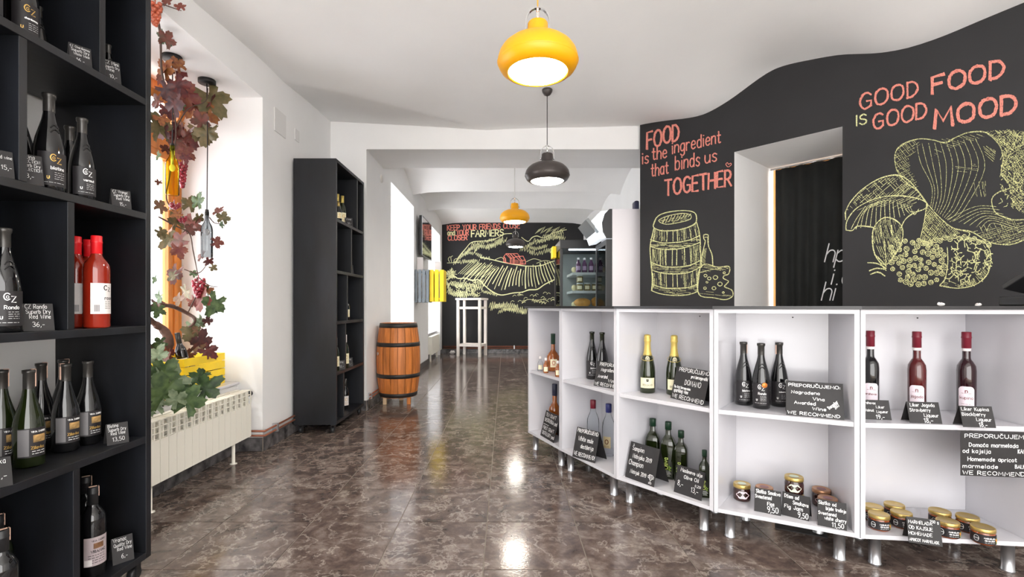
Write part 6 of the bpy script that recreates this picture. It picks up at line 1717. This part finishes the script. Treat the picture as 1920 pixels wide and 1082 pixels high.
# ------------------------------------------------------------------ window niche: crates, vine, hanging bottle lamps
ZC = .5335
crate_slats('planter_crate', 'yellow slatted wooden crate at the far end of the niche sill', -2.46, -2.10, 3.17, 3.635, ZC, ZC + .225, M_yellowwood, nv=4, vertical=False, gap=.006)
crate_slats('planter_crate', 'yellow slatted crate at the near end of the sill, half hidden by the black shelf', -2.46, -2.10, 2.56, 3.03, ZC, ZC + .225, M_yellowwood, nv=4, vertical=False, gap=.006)
wv = item('far', 'dark', 'wine_bottle', 'dark wine bottle tilted among the vine in the far yellow crate', 'bottle', -2.17, 3.30, ZC + .09, .3)
wv.rotation_euler = (R(4), R(-9), .4)
M_soil = mat('moss_filling', (92, 76, 58), .9, var=.5, scale=30, bump=.4, bscale=60)
for y0, y1, l in ((3.186, 3.619, 'dry moss filling the far yellow crate'), (2.576, 3.014, 'dry moss filling the near yellow crate')):
    m = MB(); n_ = 14; vs = []; fs = []
    for j in range(n_ + 1):
        for i in range(n_ + 1):
            x = -2.444 + .328 * i / n_; y = y0 + (y1 - y0) * j / n_
            vs.append((x, y, ZC + .10 + .05 * random.random()))
    nn = n_ + 1
    base = len(vs)
    for j in range(n_):
        for i in range(n_):
            a = j * nn + i; fs.append((a, a + 1, a + nn + 1, a + nn))
    m._add(vs, fs, 0, True)
    m.box(-2.440, -2.12, y0 + .004, y1 - .004, ZC + .0075, ZC + .099)
    tag(m.build('moss', M_soil), l, 'moss', kind='stuff')

# leaves: three shapes shared by all
def leaf_mesh(name, seed, lobes, depth):
    rnd = random.Random(seed); n = 40; vs = [Vector((0, 0, 0))]; 
    for q in range(n):
        a = 2 * math.pi * q / n
        d = abs(((a + math.pi) % (2 * math.pi)) - math.pi)          # 0 at the tip, pi at the stalk
        r = .52 + depth * abs(math.cos(lobes * d / 2)) ** .8
        r *= 1 - .28 * (d / math.pi)
        if d > 2.8: r *= .45
        r *= 1 + (.07 if q % 2 else -.05) + rnd.uniform(-.04, .04)
        x, y = r * math.sin(a), r * math.cos(a)
        vs.append(Vector((x * .95, y, .10 * abs(x) * (1 if seed % 2 else 1.4) - .16 * y * y + .05 * math.sin(5 * a))))
    mid = []
    for q in range(n):
        p = vs[1 + q] * .55; mid.append(Vector((p.x, p.y, p.z * .8 + .03 * math.cos(lobes * 2 * math.pi * q / n))))
    allv = vs + mid
    fs = [(0, 1 + n + q, 1 + n + (q + 1) % n) for q in range(n)] + [(1 + n + q, 1 + q, 1 + (q + 1) % n, 1 + n + (q + 1) % n) for q in range(n)]
    m = MB(); m._add([v + Vector((0, .35, 0)) for v in allv], fs, 0, True)
    return m
LEAFC = {'red': (136, 44, 44), 'dark': (96, 40, 46), 'rust': (168, 88, 56), 'brown': (122, 84, 66), 'olive': (112, 108, 62), 'green': (62, 96, 48), 'deep': (40, 68, 34), 'pale': (128, 152, 112), 'tan': (182, 150, 108), 'purple': (92, 62, 72)}
LEAFM = {}
alts = {'red': (150, 84, 60), 'dark': (134, 56, 52), 'rust': (186, 120, 60), 'brown': (140, 70, 60), 'olive': (140, 120, 80), 'green': (104, 130, 74), 'deep': (74, 104, 52), 'pale': (160, 176, 140), 'tan': (150, 100, 80), 'purple': (120, 70, 66)}
for kx, c in LEAFC.items():
    LEAFM[kx] = mat('leaf_' + kx, tuple(int(q * .76) for q in c), .55, var=.12, scale=3, rand=1, alt=tuple(int(q * .82) for q in alts[kx]))
LV = [leaf_mesh('leaf', s, 5, .42).mesh('leaf', LEAFM['red']) for s in (1, 2, 3)]
def leaf(parent, p, size, colour, face=None, off=Vector((0, 0, 0))):
    o = put('leaf', LV[random.randrange(3)], parent)
    o.material_slots[0].link = 'OBJECT'; o.material_slots[0].material = LEAFM[colour]
    o.location = Vector(p) - off
    # hang tip-down, face roughly towards the room, at random
    o.rotation_euler = (R(random.uniform(55, 125)), R(random.uniform(-45, 45)), R(random.uniform(-40, 75))) if face is None else face
    k_ = size * random.uniform(.9, 1.1)
    o.scale = (k_, k_ * random.uniform(.9, 1.2), k_)
    if random.random() < .75: o.rotation_euler[1] += math.pi * random.choice((.75, 1, 1.2))
    return o
def px4(u, v): return 260 + u * .2772, v * .2772
def px5(u, v): return 260 + u * .2957, 280 + v * .2957
def px6(u, v): return 260 + u * .3695, 560 + v * .3695
vine = thing('grape_vine', 'artificial grape vine with red and green leaves climbing the front window from the yellow crates', 'vine', (-2.25, 3.2, ZC + .12))
VO = Vector(vine.location)
M_bark = mat('vine_bark', (92, 66, 56), .85, var=.35, scale=14, bump=.5, bscale=40)
M_twig = mat('vine_twig', (84, 66, 58), .8)
def vt(pts, r, name='stem', m=M_bark):
    mb = MB(VO); q = []
    for (px, py, Y) in pts: q.append(tuple(at(px, py, Y)))
    # smooth in 3D
    out = []
    for i in range(len(q) - 1):
        p0 = Vector(q[max(0, i - 1)]); p1 = Vector(q[i]); p2 = Vector(q[i + 1]); p3 = Vector(q[min(len(q) - 1, i + 2)])
        for s in range(5):
            t = s / 5; out.append(.5 * (2 * p1 + (p2 - p0) * t + (2 * p0 - 5 * p1 + 4 * p2 - p3) * t * t + (3 * p1 - p0 - 3 * p2 + p3) * t ** 3))
    out.append(Vector(q[-1]))
    n = len(out)
    rs = [r * (1 - .55 * i / n) * random.uniform(.85, 1.15) for i in range(n)]
    mb.tube(out, rs, 8); return mb.build(name, m, vine)
# trunk rising from the crates, bending right then up the frame
vt([(308, 668, 3.25), (316, 640, 3.25), (306, 618, 3.25), (286, 604, 3.2), (270, 590, 3.1)], .034, 'trunk')
vt([(318, 645, 3.25), (312, 622, 3.27), (290, 612, 3.2)], .028, 'trunk')
vt([(300, 572, 3.2), (325, 575, 3.3), (352, 588, 3.4), (365, 598, 3.4), (362, 608, 3.4), (345, 618, 3.4)], .015)
vt([(268, 640, 3.0), (285, 655, 3.1), (300, 664, 3.2)], .022)
vt([(298, 407, 3.1), (330, 424, 3.3), (355, 438, 3.4), (362, 470, 3.4), (372, 520, 3.42)], .006, 'twig', M_twig)
vt([(345, 505, 3.38), (372, 512, 3.42), (388, 496, 3.45)], .004, 'twig', M_twig)
vt([(393, 408, 3.5), (402, 418, 3.5), (415, 420, 3.5), (418, 428, 3.5)], .004, 'twig', M_twig)
vt([(370, 520, 3.42), (372, 545, 3.42), (360, 570, 3.4), (352, 588, 3.4)], .006, 'twig', M_twig)
vt([(285, 0, 2.55), (300, 60, 2.7), (304, 140, 2.9), (322, 190, 3.1), (330, 250, 3.15), (318, 330, 3.1), (312, 372, 3.1), (326, 398, 3.3)], .007, 'twig', M_twig)
vt([(300, 6, 2.6), (322, 14, 2.6), (340, 20, 2.6)], .004, 'twig', M_twig)
vt([(330, 240, 3.15), (352, 205, 3.2), (385, 190, 3.3), (390, 165, 3.35)], .004, 'twig', M_twig)
vt([(372, 520, 3.42), (392, 535, 3.42), (408, 538, 3.42)], .004, 'twig', M_twig)
ph4 = [(175, 315, 90, 'brown'), (230, 400, 140, 'dark'), (180, 400, 110, 'red'), (180, 480, 110, 'brown'), (170, 530, 120, 'rust'), (240, 560, 110, 'dark'), (310, 620, 150, 'red'), (455, 650, 170, 'olive'), (410, 690, 100, 'red'), (500, 690, 80, 'dark'), (340, 720, 120, 'rust'), (400, 740, 120, 'rust'),
       (200, 660, 110, 'dark'), (270, 705, 50, 'green'), (150, 690, 90, 'brown'), (150, 795, 80, 'rust'), (230, 770, 120, 'purple'), (160, 870, 110, 'purple'), (150, 950, 120, 'olive'), (230, 890, 110, 'dark'), (330, 920, 120, 'dark'), (300, 960, 110, 'red'), (480, 890, 150, 'olive'), (390, 870, 100, 'olive'), (440, 870, 90, 'brown'),
       (300, 1010, 120, 'red'), (180, 1040, 60, 'brown'), (160, 185, 90, 'dark'), (150, 240, 70, 'deep'), (285, 75, 60, 'red'), (290, 482, 60, 'rust'), (150, 110, 70, 'dark'), (260, 530, 70, 'rust'), (150, 600, 80, 'purple'), (380, 650, 70, 'rust'), (250, 640, 90, 'red'), (220, 850, 90, 'rust'), (280, 860, 80, 'brown'), (180, 730, 80, 'dark'), (260, 950, 90, 'brown'), (100, 20, 60, 'olive'), (70, 40, 50, 'brown'), (190, 40, 60, 'red')]
ph5 = [(270, 20, 100, 'red'), (300, 45, 60, 'dark'), (115, 50, 60, 'green'), (130, 205, 40, 'brown'), (125, 400, 80, 'tan'), (125, 520, 60, 'olive'), (315, 390, 80, 'olive'), (370, 375, 85, 'green'), (350, 460, 105, 'brown'), (350, 510, 75, 'brown'), (250, 510, 100, 'olive'), (230, 570, 110, 'olive'), (290, 590, 115, 'brown'), (245, 625, 85, 'red'), (490, 420, 62, 'brown'), (530, 470, 65, 'olive'), (535, 495, 40, 'deep'), (470, 600, 65, 'red'),
       (395, 705, 70, 'brown'), (450, 705, 55, 'dark'), (460, 750, 45, 'olive'), (250, 770, 95, 'brown'), (235, 800, 70, 'olive'), (115, 820, 50, 'green'), (340, 810, 45, 'green'), (305, 905, 95, 'olive'), (430, 880, 95, 'green'), (380, 960, 135, 'red'), (500, 960, 110, 'green'), (460, 1010, 80, 'deep'), (270, 935, 85, 'tan'), (140, 930, 85, 'green'), (110, 970, 65, 'purple'), (215, 500, 60, 'rust'), (430, 930, 80, 'rust'), (330, 960, 70, 'red'), (205, 380, 60, 'olive'), (265, 415, 50, 'rust'), (385, 430, 60, 'olive')]
ph6 = [(400, 22, 80, 'green'), (345, 138, 50, 'purple'), (300, 105, 60, 'pale'), (290, 188, 52, 'tan'), (300, 218, 95, 'olive'), (320, 240, 60, 'tan'), (265, 130, 50, 'pale'), (110, 278, 90, 'dark'), (150, 285, 70, 'brown'), (300, 270, 90, 'purple'), (330, 265, 70, 'dark'), (270, 285, 70, 'brown'), (80, 290, 80, 'purple'), (100, 50, 70, 'green'), (130, 230, 60, 'deep'), (90, 240, 60, 'green')]
for tab, pf, sc_ in ((ph4, px4, .2772), (ph5, px5, .2957), (ph6, px6, .3695)):
    for u, v, s, c in tab:
        px, py = pf(u, v)
        Y = 3.42 if px > 350 else random.uniform(2.95, 3.3)
        if py < 90: Y = 2.6
        if px < 306 and py < 300: Y = random.uniform(2.75, 3.05)
        if pf is px6 and v > 170: Y = 3.4 if u > 200 else 3.1
        size = s * sc_ * Y / F * (0.9 if pf is px4 else 0.78)
        p = at(px, py, Y)
        # hang the leaf so that its middle sits at p
        leaf(vine, p + Vector((0, 0, size * .25)), size, c, off=VO)
# grape clusters
M_grape = mat('red_grape', (150, 34, 52), .3, var=.25, scale=20, coat=.3)
M_grape2 = mat('amber_grape', (176, 84, 56), .3, var=.25, scale=20, coat=.3)
def grapes(px, py, Y, hpx, wpx, m, n):
    mb = MB(VO); c = at(px, py, Y); hh = hpx * Y / F; ww = wpx * Y / F
    r = .0125
    for i in range(n):
        t = i / n; z = -hh * t; rad = ww / 2 * (1 - t) ** .6 * .8
        a = i * 2.4
        mb.ball(c + Vector((rad * math.cos(a), rad * math.sin(a), z)), r * random.uniform(.85, 1.1), 8, 5)
    mb.tube([tuple(c + Vector((0, 0, .03))), tuple(c + Vector((0, 0, -hh)))], .003, 5)
    mb.build('grape_cluster', m, vine)
grapes(372, 524, 3.40, 34, 26, M_grape, 34); grapes(342, 306, 3.22, 46, 16, M_grape, 34); grapes(291, 8, 2.55, 40, 22, M_grape2, 30); grapes(327, 383, 3.18, 8, 22, M_grape, 12); grapes(341, 408, 3.28, 8, 18, M_grape, 10)
# curling tendrils
for px, py, Y, s in ((268, 6, 2.5, 24), (252, 2, 2.5, 18)):
    pts = [at(px + 3 * math.sin(i * .9), py + s * i / 12, Y) + Vector((0, .004 * math.cos(i * .9), 0)) for i in range(13)]
    MB(VO).tube(pts, .0018, 5).build('tendril', LEAFM['olive'], vine)

# ivy with big leaves spilling from the near crate over the radiator
ivy = thing('ivy', 'ivy with large pale and deep green leaves hanging over the radiator from the near crate', 'plant', (-2.05, 2.75, ZC + .1))
IO = Vector(ivy.location)
for u, v, s, c, Y in ((110, 430, 120, 'green', 2.62), (80, 500, 70, 'pale', 2.6), (200, 480, 150, 'pale', 2.66), (255, 440, 80, 'deep', 2.75), (300, 500, 110, 'deep', 2.78), (130, 560, 160, 'green', 2.58), (230, 590, 130, 'green', 2.66), (90, 330, 80, 'pale', 2.8), (60, 570, 100, 'green', 2.55), (170, 520, 90, 'green', 2.64), (345, 412, 64, 'deep', 3.05), (180, 430, 70, 'deep', 2.7), (90, 590, 80, 'pale', 2.56), (75, 440, 90, 'deep', 2.6), (205, 555, 90, 'pale', 2.62)):
    px, py = px6(u, v); size = s * .3695 * Y / F * 0.82
    p = at(px, py, Y)
    if p.x < -1.86: p.x += 0.0
    o = leaf(ivy, p + Vector((0, 0, size * .25)), size, c, face=(R(random.uniform(75, 110)), R(180 + random.uniform(-35, 35)), R(random.uniform(10, 55))), off=IO)
def it(pts, r):
    MB(IO).tube([tuple(at(*p)) for p in pts], r, 6).build('stem', LEAFM['deep'], ivy)
it([(290, 678, 2.95), (300, 700, 2.8), (322, 728, 2.7), (332, 742, 2.66)], .004); it([(310, 692, 3.0), (345, 712, 3.0), (372, 708, 3.04), (386, 706, 3.05)], .003); it([(280, 690, 2.8), (290, 730, 2.64), (306, 762, 2.58)], .004)

# hanging bottle lamps
def bottle_lamp(px, Yc, ztop, zbot, M_g, label, tilt=0.0):
    x = -2.10
    x = (px - CX) * Yc / F
    t = thing('bottle_lamp', label, 'lamp', (x, Yc, zbot), 0, 'bottle lamps in the niche')
    h = ztop - zbot
    r = .038
    o_ = [(r * .92, .0), (r, .006), (r, h * .60), (r * .86, h * .68), (r * .5, h * .76), (r * .38, h * .82), (r * .36, h)]
    MB().lathe([(0, .002)] + o_, 32).build('bottle', M_g, t)
    MB().lathe([(0, h - .03), (r * .3, h - .03), (r * .3, h + .012), (0, h + .014)], 14).build('lamp_holder', M_rubber, t)
    MB().ball((0, 0, h * .55), .017, 12, 8, sq=(1, 1, 1.4)).build('bulb', M_paper, t)
    MB().tube([(0, 0, h * .56), (0, 0, h - .03)], .008, 8).build('bulb_neck', M_alu, t)
    MB().tube([(0, 0, h + .01), (.004, 0, (2.7 - zbot + h) / 2), (0, 0, 2.68 - zbot)], .0035, 8).build('cord', M_cordb, t)
    MB().lathe([(0, 2.674 - zbot), (.055, 2.674 - zbot), (.056, 2.678 - zbot), (.056, 2.699 - zbot), (0, 2.699 - zbot)], 28).build('ceiling_cup', M_rubber, t)
bottle_lamp(323, 3.09, 2.13, 1.815, M_yglass, 'yellow glass bottle lamp hanging from the niche soffit among the vine leaves')
bottle_lamp(388, 3.415, 1.775, 1.45, M_lampclear, 'clear glass bottle lamp hanging from the niche soffit against the white reveal')

# greenery outside the far window
sh = thing('shrub', 'green shrub outside the far rear window', 'shrub', (-2.9, 11.2, 0))
m = MB()
for i in range(160):
    c = Vector((random.uniform(-.5, .4), random.uniform(-.7, .7), random.uniform(.1, 1.25))); d = Vector((random.uniform(-1, 1), random.uniform(-1, 1), random.uniform(-.3, 1))).normalized(); e2 = d.cross(Vector((.3, .5, .8))).normalized()
    m._add([c, c + d * .06 + e2 * .035, c + d * .14, c + d * .06 - e2 * .035], [(0, 1, 2, 3)], 0)
tag(m.build('foliage', LEAFM['green'], sh), kind='stuff')
MB().tube([(0, 0, 0), (.02, .03, .5), (0, 0, 1.0)], [.03, .022, .01], 8).build('stem', M_bark, sh)
